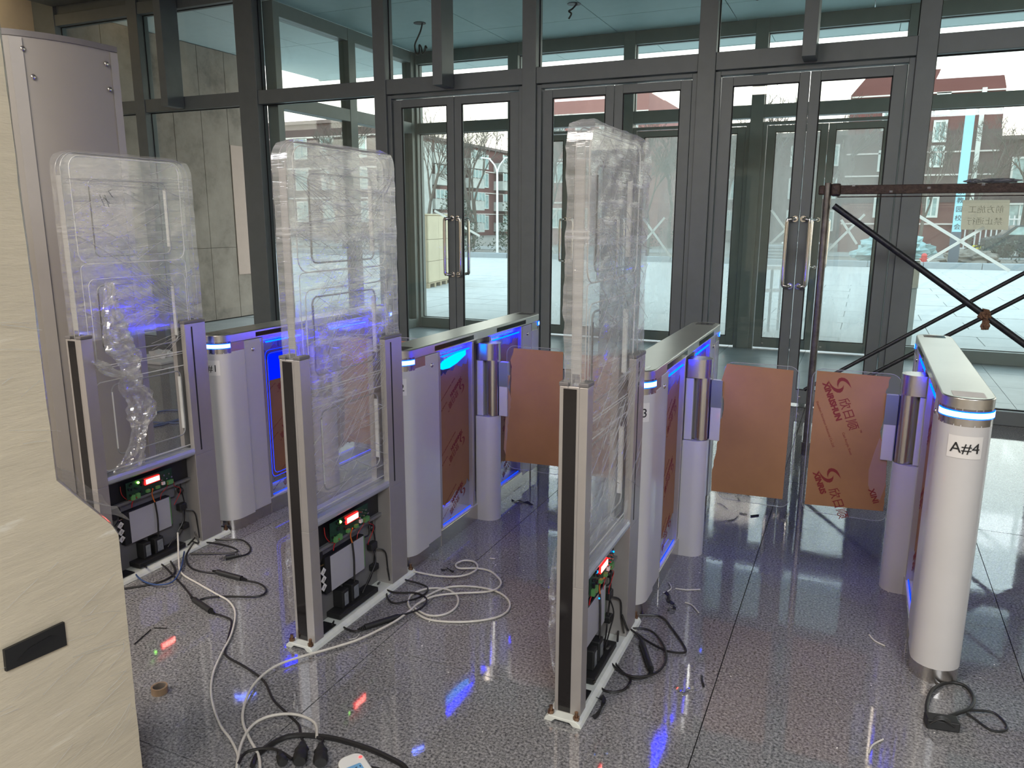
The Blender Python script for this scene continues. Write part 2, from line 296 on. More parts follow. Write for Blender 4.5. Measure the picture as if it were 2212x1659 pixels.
# ------------------------------------------------------------------ helpers
LINK = sc.collection.objects.link
class MB:
    def __init__(s): s.v = []; s.f = []
    def add(s, vs, fs):
        n = len(s.v); s.v += [tuple(p) for p in vs]; s.f += [tuple(i + n for i in f) for f in fs]; return s
    def box(s, x0, x1, y0, y1, z0, z1):
        return s.add([(x0, y0, z0), (x1, y0, z0), (x1, y1, z0), (x0, y1, z0), (x0, y0, z1), (x1, y0, z1), (x1, y1, z1), (x0, y1, z1)],
                     [(0, 3, 2, 1), (4, 5, 6, 7), (0, 1, 5, 4), (1, 2, 6, 5), (2, 3, 7, 6), (3, 0, 4, 7)])
    def prism(s, poly, ax, a0, a1):
        n = len(poly)
        def P(p, a): return {'z': (p[0], p[1], a), 'x': (a, p[0], p[1]), 'y': (p[0], a, p[1])}[ax]
        area_ = sum(poly[i][0] * poly[(i + 1) % n][1] - poly[(i + 1) % n][0] * poly[i][1] for i in range(n))
        if (area_ < 0) != (ax == 'y'): poly = poly[::-1]
        vs = [P(p, a0) for p in poly] + [P(p, a1) for p in poly]
        fs = [tuple(range(n - 1, -1, -1)), tuple(range(n, 2 * n))] + [(i, (i + 1) % n, n + (i + 1) % n, n + i) for i in range(n)]
        return s.add(vs, fs)
    def tube(s, pts, r, n=8, closed=False, r1=None, caps=True):
        pts = [Vector(p) for p in pts]; k = len(pts)
        if k < 2: return s
        rings = []; up = None
        for i, p in enumerate(pts):
            a = pts[(i - 1) % k] if (i or closed) else p; b = pts[(i + 1) % k] if (i < k - 1 or closed) else p
            d = (b - a); d = d.normalized() if d.length > 1e-9 else Vector((0, 0, 1))
            if up is None:
                up = Vector((0, 0, 1)) if abs(d.z) < 0.9 else Vector((1, 0, 0))
            side = d.cross(up)
            if side.length < 1e-6: side = d.orthogonal()
            side.normalize(); u2 = side.cross(d).normalized(); up = u2
            rr = r if r1 is None else r + (r1 - r) * i / (k - 1)
            rings.append([p + side * (rr * math.cos(2 * PI * j / n)) + u2 * (rr * math.sin(2 * PI * j / n)) for j in range(n)])
        vs = [q for ring in rings for q in ring]; fs = []
        for i in range(k if closed else k - 1):
            a = i * n; b = ((i + 1) % k) * n
            for j in range(n): fs.append((a + j, a + (j + 1) % n, b + (j + 1) % n, b + j))
        if not closed and caps: fs += [tuple(range(n - 1, -1, -1)), tuple((k - 1) * n + j for j in range(n))]
        return s.add(vs, fs)
    def cyl(s, p, q, r, n=24, r1=None): return s.tube([p, q], r, n, r1=r1)
    def bar(s, p, q, wd, ht, up=(0, 0, 1)):
        p = Vector(p); q = Vector(q); d = (q - p).normalized(); u = Vector(up); sd = d.cross(u)
        if sd.length < 1e-6: sd = d.orthogonal()
        sd.normalize(); u = sd.cross(d)
        vs = [c + sd * (wd / 2 * a) + u * (ht / 2 * b) for c in (p, q) for a, b in ((-1, -1), (1, -1), (1, 1), (-1, 1))]
        return s.add(vs, [(3, 2, 1, 0), (4, 5, 6, 7), (0, 1, 5, 4), (1, 2, 6, 5), (2, 3, 7, 6), (3, 0, 4, 7)])
    def ball(s, c, r, nu=10, nv=6, sq=(1, 1, 1)):
        vs = [(c[0], c[1], c[2] - r * sq[2])]
        for i in range(1, nv):
            a = -PI / 2 + PI * i / nv
            vs += [(c[0] + r * sq[0] * math.cos(a) * math.cos(2 * PI * j / nu), c[1] + r * sq[1] * math.cos(a) * math.sin(2 * PI * j / nu), c[2] + r * sq[2] * math.sin(a)) for j in range(nu)]
        vs.append((c[0], c[1], c[2] + r * sq[2])); fs = []
        for j in range(nu): fs.append((0, 1 + (j + 1) % nu, 1 + j))
        for i in range(nv - 2):
            for j in range(nu): fs.append((1 + i * nu + j, 1 + i * nu + (j + 1) % nu, 1 + (i + 1) * nu + (j + 1) % nu, 1 + (i + 1) * nu + j))
        l = len(vs) - 1
        for j in range(nu): fs.append((l, 1 + (nv - 2) * nu + j, 1 + (nv - 2) * nu + (j + 1) % nu))
        return s.add(vs, fs)
    def build(s, name, mat, parent=None, smooth=False, bevel=0, **tags):
        me = bpy.data.meshes.new(name); v = s.v
        off = Vector((0, 0, 0))
        if parent is None and tags.get('center', True) and v:
            xs = [p[0] for p in v]; ys = [p[1] for p in v]; zs = [p[2] for p in v]
            off = Vector(((min(xs) + max(xs)) / 2, (min(ys) + max(ys)) / 2, min(zs)))
        elif parent is not None: off = parent.get('_o', None) or (0, 0, 0); off = Vector(off)
        me.from_pydata([Vector(p) - off for p in v], [], s.f); me.materials.append(MATS[mat] if isinstance(mat, str) else mat)
        if smooth: me.shade_smooth(); me.set_sharp_from_angle(angle=math.radians(38))
        o = bpy.data.objects.new(name, me); LINK(o)
        o.location = off if parent is None else (0, 0, 0)
        if parent is not None: o.parent = parent; o['_o'] = tuple(off)
        else: o['_o'] = tuple(off)
        if bevel:
            md = o.modifiers.new('bevel', 'BEVEL'); md.width = bevel; md.segments = 2; md.limit_method = 'ANGLE'; md.angle_limit = math.radians(50)
        for k, val in tags.items():
            if k != 'center': o[k] = val
        return o
def B(x0, x1, y0, y1, z0, z1): return MB().box(x0, x1, y0, y1, z0, z1)
def thing(name, label, cat, loc=(0, 0, 0), group=None, kind=None):
    o = bpy.data.objects.new(name, None); LINK(o); o.location = loc; o['_o'] = tuple(loc); o.empty_display_size = 0.1
    if label: o['label'] = label
    if cat: o['category'] = cat
    if group: o['group'] = group
    if kind: o['kind'] = kind
    return o
def struct(name): return thing(name, None, None, kind='structure')
def rrect(y0, y1, z0, z1, r, n=6):
    out = []
    for cx, cz, a in ((y1 - r, z1 - r, 0), (y0 + r, z1 - r, 90), (y0 + r, z0 + r, 180), (y1 - r, z0 + r, 270)):
        for i in range(n + 1):
            t = math.radians(a + 90 * i / n); out.append((cx + r * math.cos(t), cz + r * math.sin(t)))
    return out
def smoothpts(pts, k=6, closed=False):
    P = [Vector(p) for p in pts]; n = len(P); out = []
    for i in range(n if closed else n - 1):
        p0 = P[(i - 1) % n] if (i or closed) else P[0]; p1 = P[i]; p2 = P[(i + 1) % n]; p3 = P[(i + 2) % n] if (i + 2 < n or closed) else P[-1]
        for j in range(k):
            t = j / k
            out.append(0.5 * ((2 * p1) + (p2 - p0) * t + (2 * p0 - 5 * p1 + 4 * p2 - p3) * t * t + (3 * p1 - p0 - 3 * p2 + p3) * t ** 3))
    if not closed: out.append(P[-1])
    return out
def text(name, body, size, mat, parent, origin, udir, vdir, ang=0, align='LEFT', bold=0.0):
    """flat lettering: origin in world, udir/vdir world unit vectors of the carrying surface, ang in degrees in that plane"""
    c = bpy.data.curves.new('t', 'FONT'); c.body = body; c.size = size; c.align_x = align; c.extrude = 0.0003; c.offset = bold; c.resolution_u = 3
    t = bpy.data.objects.new('t', c); LINK(t)
    dg = bpy.context.evaluated_depsgraph_get(); dg.update()
    me = bpy.data.meshes.new_from_object(t.evaluated_get(dg)); bpy.data.objects.remove(t)
    a = math.radians(ang); U = Vector(udir); V = Vector(vdir)
    u = U * math.cos(a) + V * math.sin(a); v = -U * math.sin(a) + V * math.cos(a); n = u.cross(v)
    po = Vector(parent.get('_o', (0, 0, 0)) if parent is not None else (0, 0, 0))
    M = Matrix((u, v, n)).transposed().to_4x4(); M.translation = Vector(origin) - po
    me.transform(M); me.materials.clear(); me.materials.append(MATS[mat])
    o = bpy.data.objects.new(name, me); LINK(o); o.parent = parent; o['_o'] = tuple(po)
    return o
# ------------------------------------------------------------------ the setting: floor, walls, ceilings
fl = struct('floor')
B(-9.8, 6.0, -6.0, 7.2, -0.06, -0.006).build('subfloor', 'grout', fl)
cols = [-9.8, -8.78, -7.78, -6.78, -5.78, -4.78, -3.78, -2.78, -1.56, -0.34, 0.66, 1.66, 2.66, 3.66, 4.66, 6.0]
tile_mesh = {}
for ci in range(len(cols) - 1):
    x0, x1 = cols[ci], cols[ci + 1]
    y0 = 3.376 if cols[ci] in (-0.34, -3.78, 2.66, -5.78, -7.78) else 3.76
    k = -9
    while True:
        a = y0 + 0.765 * k; b = a + 0.765; k += 1
        if b < -1.6: continue
        if a > 7.19: break
        b = min(b, 7.2)
        key = (round(x1 - x0, 3), round(b - a, 3))
        if key not in tile_mesh:
            o = B(0, x1 - x0 - 0.0035, 0, b - a - 0.0035, -0.012, 0).build('tile', 'granite', fl); tile_mesh[key] = o.data
        else:
            o = bpy.data.objects.new('tile', tile_mesh[key]); LINK(o); o.parent = fl
        o.location = (x0, a, rnd.uniform(-0.0004, 0.0004))
B(-9.8, 6.0, -6.0, -1.58, -0.012, 0.0).build('rear_paving', 'granite', fl)

wl = struct('wall_left'); B(-10.0, -9.8, -6.0, 7.05, 0, 4.6).build('plaster', 'beige_wall', wl)
B(-9.8, -9.785, -6.0, 7.0, 0, 0.12).build('baseboard', 'frame', wl)
wb = struct('wall_back'); B(-10.0, 6.2, -6.2, -6.0, 0, 4.6).build('plaster', 'beige_wall', wb)
wr = struct('wall_right'); B(6.0, 6.2, -6.0, 7.2, 0, 4.6).build('plaster', 'beige_wall', wr)
ce = struct('ceiling'); B(-10.0, 6.2, -6.2, 7.3, 4.6, 4.75).build('slab', 'ceiling_white', ce)

# inner glazed front ------------------------------------------------
wf = struct('wall_front')
YF, YB = 7.04, 7.20
POSTS = [(-9.80, -9.42), (-8.16, -8.00), (-6.53, -6.27), (-4.73, -4.59), (-3.07, -2.93), (-1.43, -1.28), (0.245, 0.385), (2.05, 2.20), (3.85, 4.00), (5.85, 6.0)]
for a, b in POSTS: B(a, b, YF, YB, 0, 4.6).build('mullion', 'frame', wf, bevel=0.004)
for i in range(len(POSTS) - 1):
    a, b = POSTS[i][1], POSTS[i + 1][0]
    B(a, b, YF + 0.012, YB, 2.855, 3.0).build('transom', 'frame', wf, bevel=0.004)
    B(a, b, YF + 0.012, YB, 3.95, 4.08).build('head_rail', 'frame', wf, bevel=0.004)
    B(a, b, YF + 0.05, YB - 0.03, 4.08, 4.6).build('spandrel', 'frame', wf)
B(-9.42, 6.0, 6.55, 7.04, 4.17, 4.6).build('beam', 'frame', wf, bevel=0.006)
for a in (-7.46, -3.90, -0.575, 2.85): B(a, a + 0.105, 6.80, YF, 2.865, 4.17).build('fin', 'frame', wf, bevel=0.004)
DOORS = {3: 'door_1', 4: 'door_2', 5: 'door_3'}
wn = 0
def pane(par, x0, x1, y, z0, z1, mat='glass'):
    o = B(x0, x1, y - 0.005, y + 0.005, z0, z1).build('pane', mat, par)
    g = MB()
    for q in ((x0, x0 + 0.008, z0, z1), (x1 - 0.008, x1, z0, z1), (x0, x1, z0, z0 + 0.008), (x0, x1, z1 - 0.008, z1)): g.box(q[0], q[1], y - 0.013, y - 0.0055, q[2], q[3])
    g.build('gasket', 'gasket', par)
    return o
def leaf(dr, x0, x1, y, z1, meet, glassm, framem, hz0=1.05, hz1=1.62, botr=0.10):
    """one glazed leaf; meet=+1: the meeting stile is at x1"""
    hs, ms, tr_, br = 0.095, 0.078, 0.075, botr + 0.02
    a = x0 + (hs if meet > 0 else ms); b = x1 - (ms if meet > 0 else hs)
    f = MB().box(x0, a, y, y + 0.05, 0.02, z1).box(b, x1, y, y + 0.05, 0.02, z1).box(a, b, y, y + 0.05, z1 - tr_, z1).box(a, b, y, y + 0.05, 0.02, 0.02 + br)
    lf = f.build('door_leaf', framem, dr, bevel=0.003)
    B(a, b, y + 0.018, y + 0.028, 0.02 + br, z1 - tr_).build('pane', glassm, lf)
    g = MB()
    for q in ((a, a + 0.009, 0.02 + br, z1 - tr_), (b - 0.009, b, 0.02 + br, z1 - tr_), (a, b, 0.02 + br, 0.029 + br), (a, b, z1 - tr_ - 0.009, z1 - tr_)):
        g.box(q[0], q[1], y + 0.004, y + 0.0175, q[2], q[3])
    g.build('gasket', 'gasket', lf)
    hx = x1 - 0.030 if meet > 0 else x0 + 0.030; sx_ = -1 if meet > 0 else 1
    for sgn, yy in ((-1, y), (1, y + 0.05)):
        h = MB(); of = 0.065 * sgn
        ax = hx + sx_ * 0.058
        pts = [(hx, yy, hz1), (hx + sx_ * 0.012, yy + of * 0.75, hz1), (hx + sx_ * 0.028, yy + of, hz1 - 0.003), (ax - sx_ * 0.01, yy + of, hz1 - 0.012), (ax, yy + of, hz1 - 0.05),
               (ax, yy + of, hz0 + 0.05), (ax - sx_ * 0.01, yy + of, hz0 + 0.012), (hx + sx_ * 0.028, yy + of, hz0 + 0.003), (hx + sx_ * 0.012, yy + of * 0.75, hz0), (hx, yy, hz0)]
        h.tube(smoothpts(pts, 4), 0.0155, 12); h.cyl((hx, yy, hz1), (hx, yy + 0.008 * sgn, hz1), 0.026); h.cyl((hx, yy, hz0), (hx, yy + 0.008 * sgn, hz0), 0.026)
        h.build('handle', 'chrome', lf, smooth=True)
    B(x0 + 0.1, x0 + 0.125, y - 0.004, y, 0.06, 0.085).build('rail_screw', 'steel', lf, bevel=0.004)
def double_door(name, x0, x1, y, htop, glassm, framem, ):
    d = struct(name)
    f = MB().box(x0, x0 + 0.045, y, y + 0.10, 0, htop + 0.045).box(x1 - 0.045, x1, y, y + 0.10, 0, htop + 0.045).box(x0 + 0.045, x1 - 0.045, y, y + 0.10, htop + 0.012, htop + 0.045)
    f.build('door_frame', framem, d, bevel=0.003)
    c = (x0 + x1) / 2
    leaf(d, x0 + 0.053, c - 0.003, y + 0.025, htop, 1, glassm, framem); leaf(d, c + 0.003, x1 - 0.053, y + 0.025, htop, -1, glassm, framem)
    return d
for i in range(len(POSTS) - 1):
    a, b = POSTS[i][1], POSTS[i + 1][0]
    wn += 1
    wd = struct('window_%d' % wn)
    pane(wd, a, b, 7.14, 3.0, 3.95)
    if i in DOORS:
        double_door(DOORS[i], a, b, YF + 0.03, 2.80, 'glass', 'frame')
    else:
        pane(wd, a, b, 7.14, 0.115, 2.855, 'glass')
        B(a, b, YF + 0.03, YB, 0, 0.115).build('sill', 'frame', wd, bevel=0.004)

# vestibule ------------------------------------------------
vf = struct('floor_vestibule')
B(-6.25, 6.0, 7.2, 10.35, -0.06, -0.008).build('subfloor', 'grout', vf)
vm = {}
for i in range(13):
    for j in range(4):
        x0 = -6.25 + i * 0.95; y0 = 7.2 + j * 0.79
        x1 = min(6.0, x0 + 0.95) - 0.004; key = round(x1 - x0, 3)
        if key not in vm: o = B(0, x1 - x0, 0, 0.785, -0.012, -0.001).build('tile', 'vest_tile', vf); vm[key] = o.data
        else: o = bpy.data.objects.new('tile', vm[key]); LINK(o); o.parent = vf
        o.location = (x0, y0, 0)
vc = struct('ceiling_vestibule')
B(-6.3, 6.0, 7.2, 10.35, 4.02, 4.10).build('slab', 'frame_outer', vc)
for x0, x1 in ((-6.12, -4.59), (-4.58, -3.10), (-3.09, -1.61), (-1.60, -0.12), (-0.11, 1.37), (1.38, 2.86), (2.87, 4.4), (4.41, 6.0)):
    for y0, y1 in ((7.2, 7.86), (7.87, 9.34), (9.35, 10.2)):
        B(x0, x1, y0, y1, 3.95, 3.962).build('ceiling_panel', 'vestibule_ceiling', vc)
def mark(parts_): pass
wo = struct('wall_outer')
OP = [(-6.28, -6.09), (-4.64, -4.49), (-3.01, -2.86), (-1.39, -1.24), (0.25, 0.365), (2.0, 2.15), (3.8, 3.95), (5.85, 6.0)]
for a, b in OP: B(a, b, 10.15, 10.32, 0, 3.95).build('mullion', 'frame_outer', wo, bevel=0.004)
for i in range(len(OP) - 1):
    a, b = OP[i][1], OP[i + 1][0]
    B(a, b, 10.16, 10.32, 2.83, 2.98).build('transom', 'frame_outer', wo, bevel=0.004)
    B(a, b, 10.16, 10.32, 3.79, 3.95).build('head_rail', 'frame_outer', wo, bevel=0.004)
    wn += 1; wd = struct('window_%d' % wn)
    pane(wd, a, b, 10.24, 2.98, 3.79)
    if i in (1, 2, 3): double_door('door_%d' % (i + 3), a, b, 10.18, 2.735, 'dusty_glass', 'frame_outer')
    else:
        pane(wd, a, b, 10.24, 0.147, 2.83, 'pane_dust'); B(a, b, 10.15, 10.32, 0, 0.147).build('sill', 'frame_outer', wd, bevel=0.004)
ws = struct('wall_side')
SP = [(7.2, 7.30), (8.57, 8.72), (10.06, 10.15)]
for a, b in SP: B(-6.27, -6.12, a, b, 0, 3.95).build('mullion', 'frame_outer', ws, bevel=0.004)
for i in range(2):
    a, b = SP[i][1], SP[i + 1][0]
    B(-6.27, -6.125, a, b, 2.83, 2.98).build('transom', 'frame_outer', ws, bevel=0.004)
    B(-6.27, -6.125, a, b, 3.80, 3.95).build('head_rail', 'frame_outer', ws, bevel=0.004)
    B(-6.27, -6.125, a, b, 0, 0.13).build('sill', 'frame_outer', ws, bevel=0.004)
    wn += 1; wd = struct('window_%d' % wn)
    B(-6.20, -6.19, a, b, 2.98, 3.80).build('pane', 'side_glass', wd)
    B(-6.20, -6.19, a, b, 0.13, 2.83).build('pane', 'side_glass', wd)

# outside ground ------------------------------------------------
pg = struct('ground_plaza')
B(-60, 40, 22.0, 31.0, -0.12, -0.02).build('far_paving', 'far_paving', pg)
B(-60, -11.0, 7.3, 22.0, -0.12, -0.02).build('far_paving', 'far_paving', pg)
B(7.0, 40, 7.3, 22.0, -0.12, -0.02).build('far_paving', 'far_paving', pg)
B(-11.0, 7.0, 7.3, 22.0, -0.12, -0.045).build('subbase', 'kerb_stone', pg)
pm = None
rows = [7.3 + 0.9 * k for k in range(17)]
npv = 0
for j, y0 in enumerate(rows):
    y1 = min(22.0, y0 + 0.9)
    if y1 - y0 < 0.3: continue
    x = -11.0 - (0.6 if j % 2 else 0)
    while x < 7.0:
        xa, xb = max(-11.0, x), min(7.0, x + 1.2)
        inside = y1 < 10.4 and xa > -6.4
        if not inside and xb - xa > 0.1:
            key = ('p', round(xb - xa, 2), round(y1 - y0, 2))
            if key not in vm: o = B(0, xb - xa - 0.012, 0, y1 - y0 - 0.012, -0.03, 0).build('paver', 'paver', pg); vm[key] = o.data
            else: o = bpy.data.objects.new('paver', vm[key]); LINK(o); o.parent = pg
            o.location = (xa, y0, -0.018 + rnd.uniform(-0.002, 0.002)); npv += 1
        x += 1.2
kb = struct('trim_1')
for k in range(28): B(-34 + k * 1.8, -34 + k * 1.8 + 1.785, 31.0, 31.25, -0.1, 0.20).build('kerb_stone', 'kerb_stone', kb, bevel=0.02)
gb = struct('ground_garden'); B(-80, 50, 31.25, 110, -0.15, 0.02).build('soil', 'soil', gb)
rd = struct('ground_road'); B(-80, 50, 38.2, 43.0, 0.02, 0.06).build('asphalt', 'asphalt', rd)

# exterior concrete side wall and canopy
we = struct('wall_exterior'); B(-9.75, -9.53, 7.2, 10.62, -0.1, 4.2).build('core', 'grout', we)
ys = [7.2, 7.75, 8.30, 8.86, 9.40, 9.955, 10.62]
for i in range(len(ys) - 1):
    for z0, z1 in ((0, 1.15), (1.155, 4.19)):
        B(-9.53, -9.50 + rnd.uniform(-0.002, 0.002), ys[i] + 0.004, ys[i + 1] - 0.004, z0, z1).build('panel', 'concrete_panel', we, bevel=0.002)
B(-9.497, -9.49, 9.965, 10.60, 0.70, 2.78).build('bright_wall_patch', 'lit_wall_pink', we)  # brighter part of the wall, its light put into a thin pinkish slab
cn = struct('canopy')
for k in range(10):
    for y0, y1 in ((7.25, 10.1), (10.11, 12.70)):
        B(-9.70 + k * 1.65, -9.70 + k * 1.65 + 1.64, y0, y1, 4.2, 4.23).build('soffit_panel', 'canopy_soffit', cn)
B(-9.8, 6.9, 7.25, 12.72, 4.231, 4.55).build('canopy_slab', 'frame_outer', cn)
B(-9.8, 6.9, 12.72, 12.77, 4.2, 4.6).build('fascia', 'canopy_soffit', cn)

# holes and loose wires in the vestibule ceiling
def ceiling_wire(x, y, label, pts):
    t = thing('ceiling_wire', label, 'cable', (x, y, 3.95))
    MB().tube([(x, y, 3.944), (x, y, 3.952)], 0.075, 24).build('cutout', 'black', t)
    MB().tube(smoothpts(pts, 6), 0.010, 8).build('wire', 'cable_black', t, smooth=True)
ceiling_wire(-5.17, 8.73, 'black wire curling in loops out of a round hole in the canopy ceiling panel', [(-5.13, 8.73, 3.95), (-5.16, 8.73, 3.86), (-5.20, 8.73, 3.79), (-5.24, 8.72, 3.70), (-5.22, 8.72, 3.60), (-5.18, 8.72, 3.61), (-5.19, 8.74, 3.70), (-5.17, 8.75, 3.68), (-5.14, 8.73, 3.60), (-5.10, 8.72, 3.62), (-5.09, 8.72, 3.68), (-5.07, 8.72, 3.65)])
ceiling_wire(-3.16, 8.68, 'short black wire stub hanging from a hole above the second door pair', [(-3.12, 8.68, 3.95), (-3.18, 8.68, 3.90), (-3.22, 8.68, 3.88), (-3.19, 8.68, 3.85), (-3.22, 8.68, 3.80)])
ceiling_wire(-1.2, 8.95, 'black wire hook hanging from a hole above the third door pair', [(-1.16, 8.95, 3.95), (-1.2, 8.95, 3.88), (-1.24, 8.95, 3.86), (-1.28, 8.95, 3.92)])
# ------------------------------------------------------------------ turnstiles
def stadium(x0, x1, y0, y1, near=True, far=True, n=12):
    r = (x1 - x0) / 2; c = (x0 + x1) / 2; out = []
    if far: out += [(c + r * math.cos(PI * i / n), y1 - r + r * math.sin(PI * i / n)) for i in range(n + 1)]
    else: out += [(x1, y1), (x0, y1)]
    if near: out += [(c + r * math.cos(PI + PI * i / n), y0 + r + r * math.sin(PI + PI * i / n)) for i in range(n + 1)]
    else: out += [(x0, y0), (x1, y0)]
    return out
YN, YE = 2.84, 4.45
HW = 0.080
def arcband(xc, yc, r0, r1, a0, a1, z0, z1, n=20):
    m = MB(); po = []
    for i in range(n + 1):
        a = math.radians(a0 + (a1 - a0) * i / n); po.append((xc + r1 * math.cos(a), yc + r1 * math.sin(a)))
    for i in range(n, -1, -1):
        a = math.radians(a0 + (a1 - a0) * i / n); po.append((xc + r0 * math.cos(a), yc + r0 * math.sin(a)))
    return m.prism(po, 'z', z0, z1)
def swoosh(par, o, U, V, ang, s, mat='print_red'):
    a = math.radians(ang); U = Vector(U); V = Vector(V); u = U * math.cos(a) + V * math.sin(a); v = -U * math.sin(a) + V * math.cos(a); n = u.cross(v)
    m = MB(); cx, cy2 = 1130, 400
    A = [((1285, 430), (1250, 352), (1222, 312), (1180, 288), (1140, 284), (1105, 300), (1088, 340), (1088, 395), (1105, 442)), ((1285, 430), (1238, 378), (1205, 350), (1175, 336), (1150, 335), (1130, 345), (1115, 370), (1106, 402), (1105, 442))]
    Bq = [((965, 335), (985, 392), (1015, 450), (1055, 492), (1100, 514), (1140, 512), (1168, 488), (1180, 445), (1178, 393)), ((965, 335), (995, 385), (1030, 424), (1065, 448), (1095, 458), (1120, 456), (1145, 445), (1165, 425), (1178, 393))]
    for oa, ia in (A, Bq):
        loc = lambda p: (((p[0] - cx) * .39 + (p[1] - cy2) * .92) / 176 , ((p[0] - cx) * .92 - (p[1] - cy2) * .39) / 176)
        for i in range(len(oa) - 1):
            q = [loc(oa[i]), loc(oa[i + 1]), loc(ia[i + 1]), loc(ia[i])]
            vs = [Vector(o) + u * (p[0] * s) + v * (p[1] * s) + n * h for h in (0.0, 0.0004) for p in q]
            m.add(vs, [(0, 1, 2, 3), (4, 5, 6, 7), (0, 1, 5, 4), (1, 2, 6, 5), (2, 3, 7, 6), (3, 0, 4, 7)])
    return m.build('printed_emblem', mat, par)
def maker_print(par, o, U, V, ang, s, small=True, cut=99):
    """red maker's print: emblem, CJK name and roman name, rotated by ang in the sheet's plane"""
    a = math.radians(ang); u = Vector(U) * math.cos(a) + Vector(V) * math.sin(a); v = -Vector(U) * math.sin(a) + Vector(V) * math.cos(a); o = Vector(o)
    text('printed_name', 'XINRISHUN'[:cut], s, 'print_red', par, o, U, V, ang, bold=0.0016 * s / 0.03)
    text('printed_name', '\u6b23\u65e5\u987a'[:cut], s * 1.45, 'print_red', par, o + u * s * 2.6 + v * s * 1.15, U, V, ang, bold=0.0002)
    if cut > 20: text('printed_name', '\u2122', s * 0.5, 'print_red', par, o + u * s * 7.1 + v * s * 2.1, U, V, ang)
    swoosh(par, o + u * s * 0.85 + v * s * 1.9, U, V, ang, s * 1.55)
    if small:
        text('printed_name', 'Shenzhen Xinrishun Industrial Co.,Ltd', s * 0.42, 'print_red', par, o + u * s * 2.0 - v * s * 1.55, U, V, ang)
        text('printed_name', 'Cast Acrylic Sheet', s * 0.42, 'print_red', par, o + u * s * 6.9 + v * s * 0.15, U, V, ang)
def torn(poly, amp, seed, edges):
    """roughen the listed edges (index of start vertex) of a polygon"""
    R = random.Random(seed); out = []
    for i, p in enumerate(poly):
        q = poly[(i + 1) % len(poly)]; out.append(p)
        if i in edges:
            n = max(3, int(math.hypot(q[0] - p[0], q[1] - p[1]) / 0.018)); d = (q[0] - p[0], q[1] - p[1]); L = math.hypot(*d); nx, ny = -d[1] / L, d[0] / L
            w0 = R.uniform(0, 9)
            for k in range(1, n):
                t = k / n; h = amp * (0.55 * noise.noise(Vector((w0, t * 5, 0))) * 2 + R.uniform(-0.3, 0.3) + 0.3); out.append((p[0] + d[0] * t + nx * h, p[1] + d[1] * t + ny * h))
    return out
def wing(xc, side, a, b, name, label, tornface, seed, printed=False):
    """clear swing panel; a, b offsets from the body centre"""
    x0, x1 = (xc + a, xc + b) if side > 0 else (xc - b, xc - a)
    zt, zb, y = 0.965, 0.30, 3.60
    sh = MB().prism(rrect(x0, x1, zb, zt, 0.045), 'y', y - 0.005, y + 0.005)
    return x0, x1, zt, zb, y, sh
